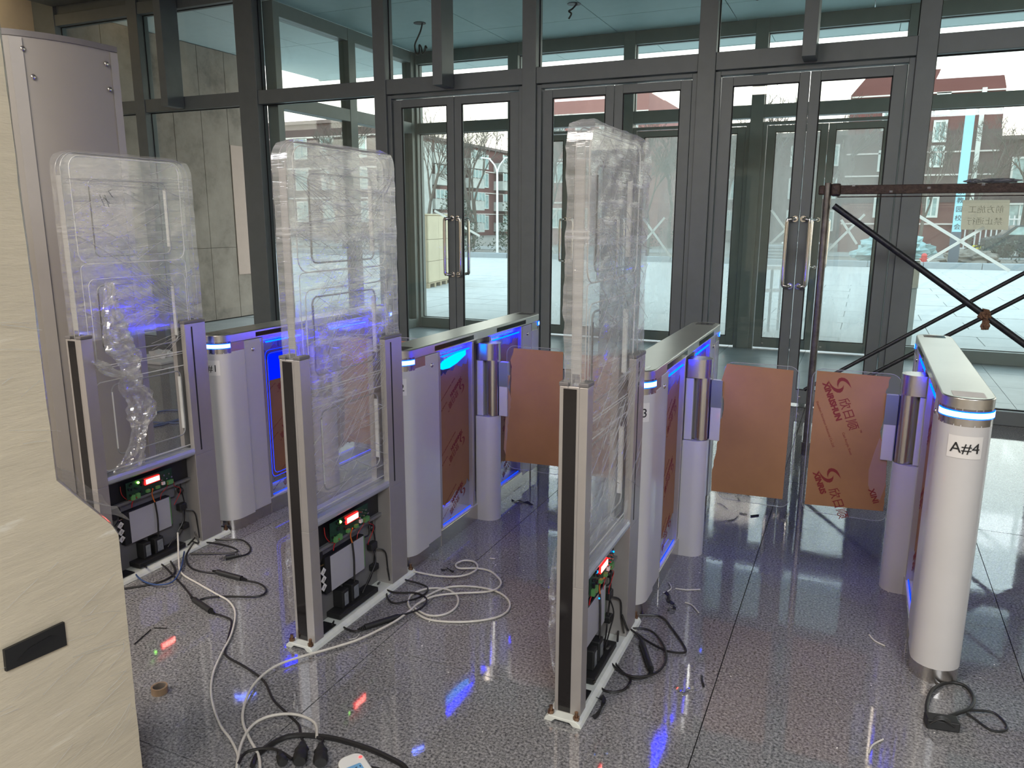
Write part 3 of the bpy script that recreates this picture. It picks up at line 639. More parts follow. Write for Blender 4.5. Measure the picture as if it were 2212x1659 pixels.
def turnstile(xc, num, label, sides, wings, flap=None):
    t = thing('turnstile', label, 'turnstile', (xc, YN, 0), 'speed gate turnstiles in a row')
    x0, x1 = xc - HW, xc + HW
    # lid with rounded ends and thin sides
    lid = MB().prism(stadium(x0, x1, YN, YE), 'z', 0.99, 1.035)
    lo = lid.build('lid', 'steel_lid', t, smooth=True, bevel=0.004)
    for s in (-1, 1):
        xs = xc + s * HW
        for ya, yb in ((3.10, 3.50), (3.78, 4.18)):
            B(min(xs, xs + s * 0.0012) , max(xs, xs + s * 0.0012), ya, yb, 1.000, 1.023).build('sensor_window', 'black_gloss', lo)
    for yq, nm in ((YN + 0.075, 1), (YE - 0.085, 2)):
        B(xc - 0.048, xc + 0.048, yq - 0.04, yq + 0.045, 1.0352, 1.0358).build('scanner_window', 'black_gloss' if not (num == 4 and nm == 1) else 'label_paper', lo, bevel=0)
    # steel collars with the light band
    for yc, a0, a1 in ((YN + HW, 180, 360), (YE - HW, 0, 180)):
        col = arcband(xc, yc, 0.0, HW, a0, a1, 1.000, 0.990 + 0.001); 
        arcband(xc, yc, 0.001, HW, a0, a1, 0.9985, 0.9905).build('collar', 'steel', t, smooth=True)
        arcband(xc, yc, 0.001, HW, a0, a1, 0.940, 0.966).build('collar', 'steel', t, smooth=True)
        lb_ = arcband(xc, yc, 0.001, HW + 0.0030, a0 + 5, a1 - 5, 0.9695, 0.9875).build('light_band', 'led_ring', t, smooth=True)
        arcband(xc, yc, 0.001, HW + 0.0022, a0 + 3, a1 - 3, 0.966, 0.9905).build('band_glow', 'led_fringe', lb_, smooth=True)  # blue fringe of the band's glow, put in as an emissive ring
        arcband(xc, yc, 0.001, HW, a0, a1, 0.9905, 1.0).build('collar', 'steel', t, smooth=True)
    # end posts (rounded) with flat returns
    def post(y0, y1, near):
        P = stadium(x0, x1, y0, y1, near=near, far=not near)
        MB().prism(P, 'z', 0.055, 0.945 if True else 0).build('post', 'white_film', t, smooth=True)
        MB().prism([(xc + (p[0] - xc) * 0.985, p[1]) for p in P], 'z', 0.0, 0.056).build('base_ring', 'steel', t, smooth=True)
    post(YN, YN + 0.17, True); post(YE - 0.17, YE, False)
    for y0, y1 in ((YN + 0.173, YN + 0.30), (YE - 0.30, YE - 0.173)):
        B(x0 + 0.004, x1 - 0.004, y0, y1, 0.06, 0.988).build('side_plate', 'white_film', t, bevel=0.003)
        B(x0 + 0.006, x1 - 0.006, y0, y1, 0, 0.06).build('plinth', 'steel', t)
        for s in (-1, 1):
            ym = (y0 + y1) / 2
            MB().ball((xc + s * (HW - 0.004), ym, 0.935), 0.011, 12, 6, (0.6, 1, 1)).build('lock', 'steel', t, smooth=True)
    for y0, y1 in ((YN + 0.08, YN + 0.173), (YE - 0.173, YE - 0.08)):
        B(x0 + 0.002, x1 - 0.002, y0, y1, 0.944, 0.990).build('collar_block', 'steel', t)
    # long plinth, shelf and panel frames
    B(x0 + 0.003, x1 - 0.003, YN + 0.30, YE - 0.30, 0, 0.085).build('plinth', 'steel', t, bevel=0.002)
    B(x0 + 0.006, x1 - 0.006, YN + 0.30, YE - 0.30, 0.085, 0.092).build('shelf', 'white_metal', t)
    for y in (YN + 0.30, 3.49, 3.70, YE - 0.322):
        B(x0 + 0.006, x1 - 0.006, y, y + 0.022, 0.092, 0.988).build('panel_frame', 'alu', t, bevel=0.002)
    B(xc - 0.045, xc + 0.045, YN + 0.32, YE - 0.32, 0.962, 0.989).build('top_channel', 'steel', t)
    # acrylic side panels under kraft paper, lit by the strips
    for s in (-1, 1):
        xp = xc + s * 0.052; n = (s, 0, 0); U = (0, s, 0); V = (0, 0, 1)
        for k, (ya, yb) in enumerate(((YN + 0.324, 3.488), (3.724, YE - 0.324))):
            B(min(xp, xp - s * 0.008), max(xp, xp - s * 0.008), ya, yb, 0.095, 0.96).build('clear_panel', 'acrylic_wing', t)
            zt = 0.905 if k == 0 else 0.93; zb = 0.20
            po = torn([(ya + 0.002, zb - 0.03), (yb - 0.002, zb + 0.03), (yb - 0.002, zt), (ya + 0.002, zt - 0.03)], 0.03, num * 7 + k + (3 if s > 0 else 0), (0, 2))
            xa = xp + s * 0.0006; sh = MB().prism(po, 'x', min(xa, xa + s * 0.0012), max(xa, xa + s * 0.0012))
            pp = sh.build('kraft_sheet', 'kraft', t)
            if (s > 0 and k == 0 and num in (1, 2, 3)) or (s < 0 and num in (2, 3, 4) and k == 0) or (s > 0 and k == 1 and num == 2):
                xt = xp + s * 0.0022
                for zz in (0.84, 0.56, 0.28):
                    if s > 0: maker_print(pp, (xt, yb - 0.085, zz - 0.02), U, V, 212, 0.026, small=(k == 0), cut=99)
                    else: maker_print(pp, (xt, yb - 0.085, zz - 0.02), U, V, 212, 0.026, small=False)
            MB().tube([(xp + s * 0.012, ya + 0.01, 0.100), (xp + s * 0.012, yb - 0.01, 0.100)], 0.0022, 6).build('led_strip', 'led_edge', t)
            MB().tube([(xp + s * 0.017, ya + 0.02, 0.958), (xp + s * 0.017, yb - 0.02, 0.958)], 0.004, 6).build('led_strip', 'led_blue', t)
            if num in (1, 2) and s > 0 and k == 0:
                xe = xp + s * 0.0035
                if num == 1:
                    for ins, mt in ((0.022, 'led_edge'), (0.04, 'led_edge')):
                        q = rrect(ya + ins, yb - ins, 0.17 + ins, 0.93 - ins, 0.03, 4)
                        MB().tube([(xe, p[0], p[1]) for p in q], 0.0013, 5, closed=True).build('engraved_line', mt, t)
                    B(xe - 0.001, xe, ya + 0.045, yb - 0.045, 0.74, 0.885).build('lit_patch', 'strip_glow', t)  # blue light of the strip on the panel, put in as an emissive patch
                else:
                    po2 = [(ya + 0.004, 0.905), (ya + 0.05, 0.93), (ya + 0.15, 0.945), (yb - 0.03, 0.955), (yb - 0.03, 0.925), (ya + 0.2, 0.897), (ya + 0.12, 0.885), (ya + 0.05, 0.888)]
                    MB().prism(po2, 'x', xe - 0.001, xe).build('lit_patch', 'led_cyan', t)  # strip light on the bare panel top, put in as an emissive shape
    # label
    yl = YN + HW
    if label:
        w2 = 38; la = {1: 275, 2: 284, 3: 288, 4: 270}[num]
        lb = arcband(xc, yl, HW + 0.0004, HW + 0.0012, la - w2, la + w2, 0.832, 0.908, 14).build('number_label', 'label_paper', t, smooth=True)
        tx = text('label_print', 'A#%d' % num, 0.050, 'ink', lb, (0, 0, 0), (1, 0, 0), (0, 1, 0), 0, 'CENTER')
        off = Vector(t['_o'])
        for vtx in tx.data.vertices:
            p = vtx.co + off; a = math.radians(la) + p.x / HW; rr = HW + 0.0034 + p.z * 0.3
            vtx.co = Vector((xc + rr * math.cos(a), yl + rr * math.sin(a), 0.852 + p.y)) - off
    # drive columns and wings
    for side in sides:
        s = side
        def X(a, b): return (xc + a, xc + b) if s > 0 else (xc - b, xc - a)
        yc = 3.60; hy = 0.062
        def halfst(a, b, hy_, n=10):
            cx = xc + s * (b - hy_); xi = xc + s * a
            arc = [(cx + s * hy_ * math.cos(-PI / 2 + PI * i / n), yc + hy_ * math.sin(-PI / 2 + PI * i / n)) for i in range(n + 1)]
            return [(xi, yc - hy_)] + arc + [(xi, yc + hy_)]
        rO = 0.182 if s > 0 else 0.168
        MB().prism(halfst(0.07, rO, hy), 'z', 0.0, 0.583).build('drive_column', 'white_film', t, smooth=True)
        MB().prism(halfst(0.07, rO, hy - 0.006), 'z', 0.885, 0.972).build('drive_cap', 'steel', t, smooth=True)
        a, b = X(0.07, rO - 0.075); B(a, b, yc - 0.05, yc + 0.05, 0.585, 0.883).build('drive_bracket', 'white_film', t, bevel=0.003)
        cx = xc + s * (rO - 0.040)
        MB().cyl((cx, yc, 0.585), (cx, yc, 0.884), 0.040, 28).build('drive_cylinder', 'steel', t, smooth=True)
        a, b = X(rO + 0.002, rO + 0.050); cl = B(a, b, yc - 0.017, yc + 0.017, 0.585, 0.875).build('wing_clamp', 'white_film', t, bevel=0.003)
        B(a - 0.0005, b + 0.0005, yc - 0.0178, yc - 0.017, 0.745, 0.876).build('clamp_face', 'frame', cl)
        wa, wb_ = wings[side]
        wx0, wx1 = X(wa, wb_)
        wg = MB().prism(rrect(wx0, wx1, 0.30, 0.965, 0.045), 'y', yc - 0.005, yc + 0.005).build('wing', 'acrylic_wing', t, smooth=True)
        q = rrect(wx0, wx1, 0.30, 0.965, 0.045)
        MB().tube([(p[0], yc - 0.005, p[1]) for p in q], 0.0013, 5, closed=True).build('wing_edge', 'acrylic_edge', wg)
        # kraft sheet, torn towards the drive column
        inner, outer = (wx0 + 0.028, wx1 - 0.022) if s > 0 else (wx0 + 0.020, wx1 - 0.034)
        zb, zt = 0.322, 0.945
        KP = {(4, -1): ([(0.183, 0.35), (0.183, 0.466), (0.177, 0.571), (0.167, 0.637), (0.143, 0.682), (0.139, 0.724), (0.153, 0.787), (0.172, 0.849), (0.142, 0.882), (0.151, 0.92), (0.158, 0.952), (-0.138, 0.955), (-0.142, 0.332)], range(0, 10)),
              (3, 1): ([(-0.564, 0.332), (-0.239, 0.34), (-0.235, 0.948), (-0.526, 0.956), (-0.541, 0.897), (-0.55, 0.839), (-0.532, 0.787), (-0.529, 0.736), (-0.543, 0.683), (-0.548, 0.611), (-0.555, 0.507), (-0.566, 0.436)], range(3, 11)),
              (2, 1): ([(-1.652, 0.338), (-1.334, 0.347), (-1.332, 0.952), (-1.605, 0.953), (-1.624, 0.888), (-1.618, 0.834), (-1.621, 0.76), (-1.623, 0.66), (-1.634, 0.571), (-1.644, 0.455)], range(3, 9))}
        if (num, s) in KP:
            pl, ed = KP[(num, s)]; po = torn(pl, 0.006, num, tuple(ed))
        elif s > 0:
            po = torn([(inner - 0.01, zb), (outer, zb), (outer, zt), (inner, zt), (inner - 0.006, 0.70), (inner + 0.01, 0.60)], 0.012, num * 3 + 1, (3, 4, 5))
        else:
            po = torn([(inner, zb), (outer - 0.01, zb), (outer, 0.6), (outer - 0.01, zt), (inner, zt)], 0.012, num * 3 + 2, (1, 2))
        pr = MB().prism(po, 'y', yc - 0.0072, yc - 0.0055).build('kraft_sheet', 'kraft', wg)
        U, V = (1, 0, 0), (0, 0, 1)
        if s < 0 and num == 4:
            maker_print(pr, (wx0 + 0.045, yc - 0.0076, 0.90), U, V, -67, 0.034)
            maker_print(pr, (wx0 + 0.038, yc - 0.0076, 0.485), U, V, -67, 0.034, small=False, cut=6)
            text('printed_name', 'XINI', 0.034, 'print_red', pr, (wx1 - 0.085, yc - 0.0076, 0.44), U, V, -67, bold=0.001)
            f2 = [(0.180, 0.47), (0.174, 0.571), (0.160, 0.637), (0.138, 0.682), (0.120, 0.60), (0.108, 0.53), (0.112, 0.46), (0.135, 0.41), (0.165, 0.40)]
            MB().prism(f2, 'y', yc - 0.0073, yc - 0.0071).build('torn_layer', 'kraft_back', pr)
        elif num == 2 and s > 0:
            f2 = [(inner - 0.026, zb + 0.03), (inner - 0.006, zb + 0.2), (inner - 0.004, 0.55), (inner + 0.004, 0.66), (inner - 0.02, 0.74), (inner - 0.008, 0.81), (inner - 0.03, 0.80), (inner - 0.035, 0.6), (inner - 0.045, 0.4)]
            MB().prism(f2, 'y', yc - 0.0052, yc - 0.005).build('torn_layer', 'kraft_back', pr)
    return t
turnstile(-2.95, 1, 'turnstile A#1 with blue-lit side panel behind the leftmost clear antenna gate', (1,), {1: (0.225, 0.545)})
turnstile(-1.87, 2, 'turnstile A#2 with its red-printed brown side sheet glowing blue at the top', (1, -1), {1: (0.225, 0.548), -1: (0.19, 0.485)})
turnstile(-0.772, 3, 'turnstile A#3 standing behind the nearest film-wrapped antenna gate', (1, -1), {1: (0.235, 0.563), -1: (0.19, 0.49)})
turnstile(0.365, 4, 'turnstile A#4 with a white rounded end post, beside the steel scaffold', (-1,), {-1: (0.165, 0.52)})

# ------------------------------------------------------------------ antenna gates
def film_shell(par, xc, seed, amp, z0, z1, y0=2.128, y1=2.782, hx=0.026, mat='stretch_film'):
    NU, NZ = 96, 84; m = MB(); vs = []
    loop = []
    per = [(y0, -1), (y1, -1), (y1, 1), (y0, 1)]
    for i in range(NU):
        u = i / NU * 4; s = int(u); f = u - s
        if s == 0: loop.append((y0 + (y1 - y0) * f, -1.0, 0))
        elif s == 1: loop.append((y1, -1 + 2 * f, 1))
        elif s == 2: loop.append((y1 - (y1 - y0) * f, 1.0, 0))
        else: loop.append((y0, 1 - 2 * f, 1))
    # denser sampling on the faces
    loop = []
    nf = 44; ne = 4
    for i in range(nf): loop.append((i / nf, -1.0))
    for i in range(ne): loop.append((1.0, -1 + 2 * i / ne))
    for i in range(nf): loop.append((1 - i / nf, 1.0))
    for i in range(ne): loop.append((0.0, 1 - 2 * i / ne))
    NU = len(loop)
    for k in range(NZ + 1):
        t = k / NZ; z = z0 + (z1 - z0) * t
        d = max(0.0, z - (z1 - 0.075)) ; ins = 0.075 - math.sqrt(max(0, 0.075 ** 2 - d * d)) if d > 0 else 0
        for (fy, sx_) in loop:
            y = y0 + ins + (y1 - y0 - 2 * ins) * fy
            th = hx * (1 if d < 0.06 else max(0.1, 1 - (d - 0.06) / 0.016))
            n1 = noise.noise(Vector((seed, y * 4, z * 4))) ; n2 = noise.noise(Vector((seed + 5 * sx_, y * 9 + z * 6, z * 22 - y * 9)))
            n3 = noise.noise(Vector((seed + 9, y * 34 - z * 8, z * 50 + y * 26)))
            dx = 0.003 + amp * (0.5 + 0.7 * n1 + 0.5 * n2 + 0.22 * n3)
            x = xc + (th + max(0.001, dx)) * sx_
            ey = 0.0
            if fy in (0.0, 1.0): ey = (1 if fy else -1) * (0.003 + abs(n1) * amp * 0.6 + abs(n2) * amp * 0.12)
            vs.append((x, y + ey, z + n2 * 0.003))
    fs = []
    for k in range(NZ):
        for i in range(NU):
            a = k * NU + i; b = k * NU + (i + 1) % NU; fs.append((a, b, b + NU, a + NU))
    fs.append(tuple(NZ * NU + i for i in range(NU)))
    return m.add(vs, fs).build('film_wrap', mat, par, smooth=True)
def creases(par, xs, seed, n, z0, z1, dirs, lens=(0.05, 0.4), y0=2.14, y1=2.77, fans=()):
    R = random.Random(seed); m = MB()
    for i in range(n):
        a = math.radians(R.choice(dirs) + R.uniform(-7, 7)); L = R.uniform(*lens) * R.random() ** 0.7 + 0.02
        y = R.uniform(y0, y1); z = R.uniform(z0, z1)
        dy, dz = math.cos(a), math.sin(a); K = 5; P = []
        for k in range(K):
            q = (k / (K - 1) - 0.5) * L; yy = y + dy * q; zz = z + dz * q
            if not (y0 <= yy <= y1 and z0 <= zz <= z1): continue
            P.append((xs + R.uniform(-0.0015, 0.0015), yy, zz + 0.004 * math.sin(k + i)))
        if len(P) > 1: m.tube(P, R.choice((0.0005, 0.0007, 0.0007, 0.0011)), 4)
    for (fy, fz, ty, tz0, tz1, k) in fans:
        for i in range(k):
            t = i / max(1, k - 1); z = tz0 + (tz1 - tz0) * t
            m.tube([(xs, fy, fz + R.uniform(-0.01, 0.01)), (xs + 0.002, (fy + ty) / 2, (fz + z) / 2 + R.uniform(-0.006, 0.006)), (xs, ty + R.uniform(0, 0.1), z)], 0.0007, 4)
    m.build('film_crease', 'crease', par, kind='stuff')
def antenna(xc, label, seed):
    t = thing('antenna_gate', label, 'gate', (xc, 2.45, 0), 'clear antenna gates in front of the turnstiles')
    xr, xl = xc + 0.045, xc - 0.045
    # cast base plate with a hollow under the middle
    prof = [(-0.062, 0), (-0.058, 0.012), (-0.046, 0.022), (0.046, 0.022), (0.058, 0.012), (0.064, 0), (0.036, 0), (0.024, 0.012), (-0.024, 0.012), (-0.036, 0)]
    MB().prism([(xc - 0.006 + p[0] * 1.03, p[1]) for p in prof], 'y', 2.085, 2.835).build('base_plate', 'base_plate', t, bevel=0.002)
    for y in (2.100, 2.818):
        for s in (-1, 1):
            b = MB().cyl((xc + s * 0.044 - 0.006, y, 0.02), (xc + s * 0.044 - 0.006, y, 0.032), 0.011, 6).cyl((xc + s * 0.044 - 0.006, y, 0.032), (xc + s * 0.044 - 0.006, y, 0.048), 0.006, 10)
            b.build('anchor_bolt', 'bolt', t, smooth=True)
    # upright channels
    for (ya, yb, sgn) in ((2.118, 2.172, -1), (2.655, 2.782, 1)):
        ch = MB().prism([(xl + 0.001, ya), (xr - 0.001, ya), (xr, ya + 0.001), (xr, yb - 0.001), (xr - 0.001, yb), (xl + 0.001, yb), (xl, yb - 0.001), (xl, ya + 0.001)], 'z', 0.022, 0.47)
        # upper part split so that the sheet sits between two flanges
        for xa, xb in ((xl, xc - 0.018), (xc + 0.018, xr)):
            ch.box(xa, xb, ya, yb, 0.47, 1.115)
        if sgn < 0: ch.box(xc - 0.018, xc + 0.018, ya, ya + 0.006, 0.47, 1.115)
        else: ch.box(xc - 0.018, xc + 0.018, yb - 0.006, yb, 0.47, 1.115)
        up = ch.build('upright', 'alu', t, bevel=0.0015)
        ye = ya if sgn < 0 else yb
        B(xc - 0.032, xc + 0.010, min(ye, ye + sgn * 0.0015), max(ye, ye + sgn * 0.0015), 0.026, 1.108).build('black_inlay', 'black_gloss', up)
        for xa, xb in ((xl, xc - 0.018), (xc + 0.018, xr)): B(xa - 0.002, xb + 0.002, ya - 0.002, yb + 0.002, 1.115, 1.128).build('end_cap', 'tower_cap', up, bevel=0.003)
        if sgn > 0: B(xr, xr + 0.001, 2.693, 2.701, 0.49, 1.10).build('dark_slot', 'gasket', up)
    # cross rail above the electronics bay
    MB().prism([(xl + 0.004, 0.456), (xr - 0.040, 0.456), (xr - 0.012, 0.470), (xr - 0.004, 0.474), (xr, 0.482), (xr, 0.492), (xr - 0.004, 0.505), (xl, 0.505), (xl, 0.46)], 'y', 2.172, 2.655).build('cross_rail', 'alu_rail', t)
    # clear sheet
    q = rrect(2.138, 2.775, 0.505, 1.862, 0.072, 7)
    sh = MB().prism(q, 'x', xc - 0.014, xc + 0.014).build('clear_sheet', 'acrylic', t, smooth=True)
    MB().tube([(xc + 0.014, p[0], p[1]) for p in q], 0.0022, 6, closed=True).tube([(xc - 0.014, p[0], p[1]) for p in q], 0.0022, 6, closed=True).build('sheet_edge', 'acrylic_edge', sh)
    MB().prism([(2.1372, 1.15), (2.1372, 1.77), (2.1384, 1.77), (2.1384, 1.15)], 'x', xc - 0.012, xc + 0.012).build('sheet_edge', 'acrylic_edge', sh)
    xg = xc + 0.0145
    for (a, b, c, d, r, w_) in ((2.175, 2.722, 1.417, 1.850, 0.05, .0022), (2.205, 2.712, 0.985, 1.353, 0.03, .0018), (2.187, 2.718, 0.522, 0.917, 0.025, .0022),
                                (2.178, 2.722, 0.975, 1.415, 0.02, .0014)):
        g = rrect(a, b, c, d, r, 5); MB().tube([(xg, p[0], p[1]) for p in g], w_, 5, closed=True).build('groove', 'groove', sh)
    for (a, b, c, d) in ((2.256, 2.647, 1.447, 1.762), (2.246, 2.645, 1.035, 1.325), (2.263, 2.639, 0.58, 0.895)):
        g = rrect(a, b, c, d, 0.028, 5)
        MB().tube([(xg - 0.004, p[0], p[1]) for p in g], 0.0034, 6, closed=True).build('slot', 'acrylic_edge', sh)
        MB().cyl((xg - 0.002, a, c + 0.03), (xg - 0.002, a, d - 0.03), 0.0032, 6).build('slot', 'groove_dark' if c > 1 else 'groove', sh)
        B(xg - 0.020, xg - 0.002, b - 0.003, b + 0.004, c + 0.03, d - 0.03).build('slot', 'groove', sh)
    # electronics bay
    bay = B(xl + 0.002, xl + 0.010, 2.172, 2.655, 0.022, 0.455).build('bay_back', 'bay_grey', t)
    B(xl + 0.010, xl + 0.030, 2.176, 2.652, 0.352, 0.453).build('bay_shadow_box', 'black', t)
    B(xl + 0.010, xl + 0.045, 2.172, 2.655, 0.340, 0.352).build('bay_shelf', 'bay_grey', t)
    xp = xl + 0.056; sh_ = -0.02
    o0 = set(bpy.data.objects)
    pc = B(xp, xp + 0.002, 2.300, 2.555, 0.366, 0.446).build('circuit_board', 'pcb', t)
    B(xp + 0.002, xp + 0.010, 2.396, 2.478, 0.408, 0.438).build('digit_glow', 'led_red_glow', pc, bevel=0.002)  # red glow around the digits, put in as an emissive block
    for k in range(6): B(xp + 0.010, xp + 0.0115, 2.401 + k * 0.0125, 2.4125 + k * 0.0125, 0.4125, 0.4335).build('display_digit', 'led_red', pc)
    MB().ball((xp + 0.006, 2.362, 0.433), 0.006, 8, 6).build('status_lamp', 'led_green' if xc < -1 else 'led_cyan', pc)
    if xc > -1:
        MB().ball((xp + 0.006, 2.56, 0.425), 0.0035, 8, 6).build('status_lamp', 'led_cyan', pc)
        MB().ball((xp + 0.006, 2.40, 0.316), 0.003, 8, 6).build('status_lamp', 'led_cyan', pc)
    for y in (2.318, 2.345, 2.40, 2.455): B(xp + 0.002, xp + 0.014, y, y + 0.017, 0.362 if y < 2.36 else 0.372, 0.385).build('terminal_block', 'terminal', pc)
    B(xp + 0.002, xp + 0.014, 2.520, 2.550, 0.372, 0.392).build('terminal_block', 'terminal', pc)
    B(xp + 0.002, xp + 0.012, 2.490, 2.504, 0.380, 0.394).build('connector', 'label_paper', pc)
    R = random.Random(seed)
    for k in range(14):
        y, z = R.uniform(2.305, 2.39), R.uniform(0.385, 0.44)
        B(xp + 0.002, xp + 0.002 + R.uniform(0.003, 0.009), y, y + R.uniform(0.004, 0.012), z - 0.004, z + 0.004).build('chip', 'black', pc)
    for k in range(5): MB().cyl((xp + 0.002, 2.487 + k * 0.014, 0.405 + (k % 2) * 0.02), (xp + 0.012, 2.487 + k * 0.014, 0.405 + (k % 2) * 0.02), 0.0045, 10).build('capacitor', 'chrome', pc)
    for o_ in set(bpy.data.objects) - o0:
        if o_.parent == t: o_.location = (0, sh_, -0.006)
    # reader box
    rb = B(xl + 0.012, xl + 0.040, 2.262, 2.525, 0.145, 0.300).build('reader_box', 'black', t, bevel=0.002)
    B(xl + 0.040, xl + 0.0415, 2.295, 2.520, 0.147, 0.295).build('reader_cover', 'reader_cover', rb, bevel=0.0006)
    B(xl + 0.038, xl + 0.041, 2.520, 2.526, 0.155, 0.292).build('board_edge', 'terminal', rb)
    for k in range(4):
        z = 0.272 - k * 0.033
        MB().cyl((xl + 0.030, 2.262, z), (xl + 0.030, 2.245, z), 0.0035, 8).build('antenna_plug', 'brass', rb, smooth=True)
    for k in range(3):
        z = 0.255 - k * 0.033
        tg = MB().bar((xl + 0.046, 2.232, z - 0.010), (xl + 0.046, 2.252, z + 0.008), 0.001, 0.022, (0, 0.7, 0.7)).build('cable_tag', 'label_paper', rb)
        if seed != 3: text('tag_print', str(k + 1), 0.014, 'ink', tg, (xl + 0.0475, 2.238, z - 0.005), (0, 1, 0), (0, 0, 1), -20)
        MB().tube(smoothpts([(xl + 0.030, 2.246, z + 0.017), (xl + 0.035, 2.215, z - 0.005), (xl + 0.03, 2.195, z - 0.05), (xl + 0.03, 2.205 + 0.006 * k, 0.10), (xl + 0.03, 2.215, 0.06)], 4), 0.0022, 6).build('coax_lead', 'cable_black', rb, smooth=True)
    # speaker, adapters, plugs and wiring
    MB().cyl((xl + 0.012, 2.225, 0.318), (xl + 0.034, 2.225, 0.318), 0.034, 20).build('buzzer', 'black', t, smooth=True)
    for ya, yb in ((2.335, 2.378), (2.400, 2.450)):
        ad = B(xl + 0.012, xl + 0.062, ya, yb, 0.052, 0.128).build('power_adapter', 'rubber', t, bevel=0.004)
        B(xl + 0.0622, xl + 0.0628, ya + 0.012, yb - 0.006, 0.062, 0.116).build('adapter_label', 'grey_plastic', ad)
    B(xl + 0.012, xr - 0.01, 2.29, 2.56, 0.030, 0.052).build('socket_strip', 'rubber', t, bevel=0.003)
    B(xl + 0.02, xr - 0.01, 2.185, 2.262, 0.0225, 0.027).build('cable_opening', 'black', t, bevel=0.0)
    B(xl + 0.015, xl + 0.045, 2.575, 2.62, 0.20, 0.235).build('plug', 'rubber', t, bevel=0.006)
    B(xl + 0.015, xl + 0.045, 2.585, 2.625, 0.10, 0.13).build('plug', 'rubber', t, bevel=0.006)
    MB().ball((xl + 0.03, 2.60, 0.300), 0.016, 10, 6).build('plug', 'rubber', t, smooth=True)
    def wire(pts, r, mat, nm='wire'): MB().tube(smoothpts(pts, 5), r, 6).build(nm, mat, t, smooth=True)
    wire([(xp + 0.012, 2.412, 0.375), (xl + 0.050, 2.42, 0.34), (xl + 0.048, 2.432, 0.30)], 0.0028, 'orange_wire')
    wire([(xl + 0.048, 2.432, 0.300), (xl + 0.050, 2.437, 0.22), (xl + 0.052, 2.43, 0.128)], 0.0042, 'cable_black')
    wire([(xp + 0.012, 2.326, 0.364), (xl + 0.052, 2.295, 0.355), (xl + 0.05, 2.262, 0.392), (xl + 0.045, 2.262, 0.43)], 0.0016, 'red_wire')
    wire([(xp + 0.012, 2.322, 0.364), (xl + 0.054, 2.31, 0.345), (xl + 0.05, 2.305, 0.318)], 0.0022, 'red_wire')
    wire([(xp + 0.012, 2.499, 0.380), (xl + 0.055, 2.500, 0.352), (xl + 0.052, 2.470, 0.330), (xl + 0.05, 2.462, 0.303)], 0.0014, 'red_wire')
    wire([(xp + 0.012, 2.533, 0.372), (xl + 0.055, 2.545, 0.345), (xl + 0.055, 2.575, 0.325), (xl + 0.05, 2.580, 0.300), (xl + 0.045, 2.555, 0.262), (xl + 0.05, 2.538, 0.250)], 0.0016, 'red_wire')
    wire([(xl + 0.045, 2.525, 0.288), (xl + 0.050, 2.548, 0.292), (xl + 0.05, 2.556, 0.33), (xl + 0.03, 2.60, 0.345), (xl + 0.03, 2.605, 0.30), (xl + 0.035, 2.612, 0.23), (xl + 0.03, 2.60, 0.12), (xl + 0.04, 2.55, 0.075), (xl + 0.05, 2.48, 0.06)], 0.0034, 'cable_black')
    wire([(xl + 0.03, 2.60, 0.21), (xl + 0.06, 2.575, 0.16), (xl + 0.06, 2.53, 0.11), (xl + 0.06, 2.47, 0.06)], 0.0032, 'cable_black')
    wire([(xl + 0.03, 2.61, 0.20), (xl + 0.065, 2.64, 0.18), (xl + 0.07, 2.65, 0.10), (xl + 0.085, 2.64, 0.045)], 0.0034, 'cable_black')
    return t, sh
a1, s1_ = antenna(-2.935, 'clear acrylic antenna gate with bunched film hanging inside, leftmost of the three', 1)
a2, s2_ = antenna(-1.815, 'clear acrylic antenna gate wrapped in creased film in front of A#2', 2)
a3, s3_ = antenna(-0.750, 'clear acrylic antenna gate wrapped in crumpled film, nearest to the camera', 3)
film_shell(a2, -1.815, 11.3, 0.006, 0.52, 1.872)
film_shell(a3, -0.750, 27.9, 0.011, 0.50, 1.885)
film_shell(a1, -2.935, 3.1, 0.004, 1.10, 1.872, mat='thin_film')
creases(a2, -1.815 + 0.040, 5, 150, 0.55, 1.85, (28, 5, -28), fans=((2.775, 1.13, 2.25, 0.60, 0.95, 9), (2.775, 1.13, 2.3, 1.0, 1.3, 6), (2.14, 1.75, 2.6, 1.35, 1.70, 9), (2.77, 1.78, 2.2, 1.05, 1.45, 9)))
creases(a3, -0.750 + 0.046, 6, 130, 0.52, 1.85, (42, 30, -25), lens=(0.05, 0.3), fans=((2.775, 1.12, 2.2, 0.98, 1.05, 4), (2.775, 1.10, 2.2, 0.6, 0.9, 6), (2.2, 1.6, 2.7, 1.0, 1.5, 7)))
creases(a1, -2.935 + 0.038, 8, 45, 1.12, 1.84, (-25, 8, 25), fans=((2.775, 1.14, 2.3, 1.22, 1.55, 14), (2.14, 1.75, 2.7, 1.72, 1.78, 5), (2.775, 1.12, 2.45, 0.97, 1.05, 4)))
# film left bunched up on the leftmost gate
def bunch(par, xc, rows, seed, name='film_bunch'):
    m = MB(); NU = 30; vs = []
    rows = smoothpts([(a, b, c) for a, b, c in rows], 10)
    for k, q in enumerate(rows):
        y, z, wd = q
        for i in range(NU):
            a = 2 * PI * i / NU
            n = noise.noise(Vector((seed, math.cos(a) * 2 + z * 14, math.sin(a) * 2 + z * 9))); n2 = noise.noise(Vector((seed + 4, i * 0.9, z * 30)))
            r = wd * (1 + 0.7 * n + 0.4 * n2)
            vs.append((xc + 0.012 + 0.020 * (1 + math.sin(a)) * (1 + 0.6 * n2), y + r * math.cos(a), z + 0.012 * n2))
    fs = []
    for k in range(len(rows) - 1):
        for i in range(NU):
            a = k * NU + i; b = k * NU + (i + 1) % NU; fs.append((a, b, b + NU, a + NU))
    m.add(vs, fs).build(name, 'stretch_film', par, smooth=True)
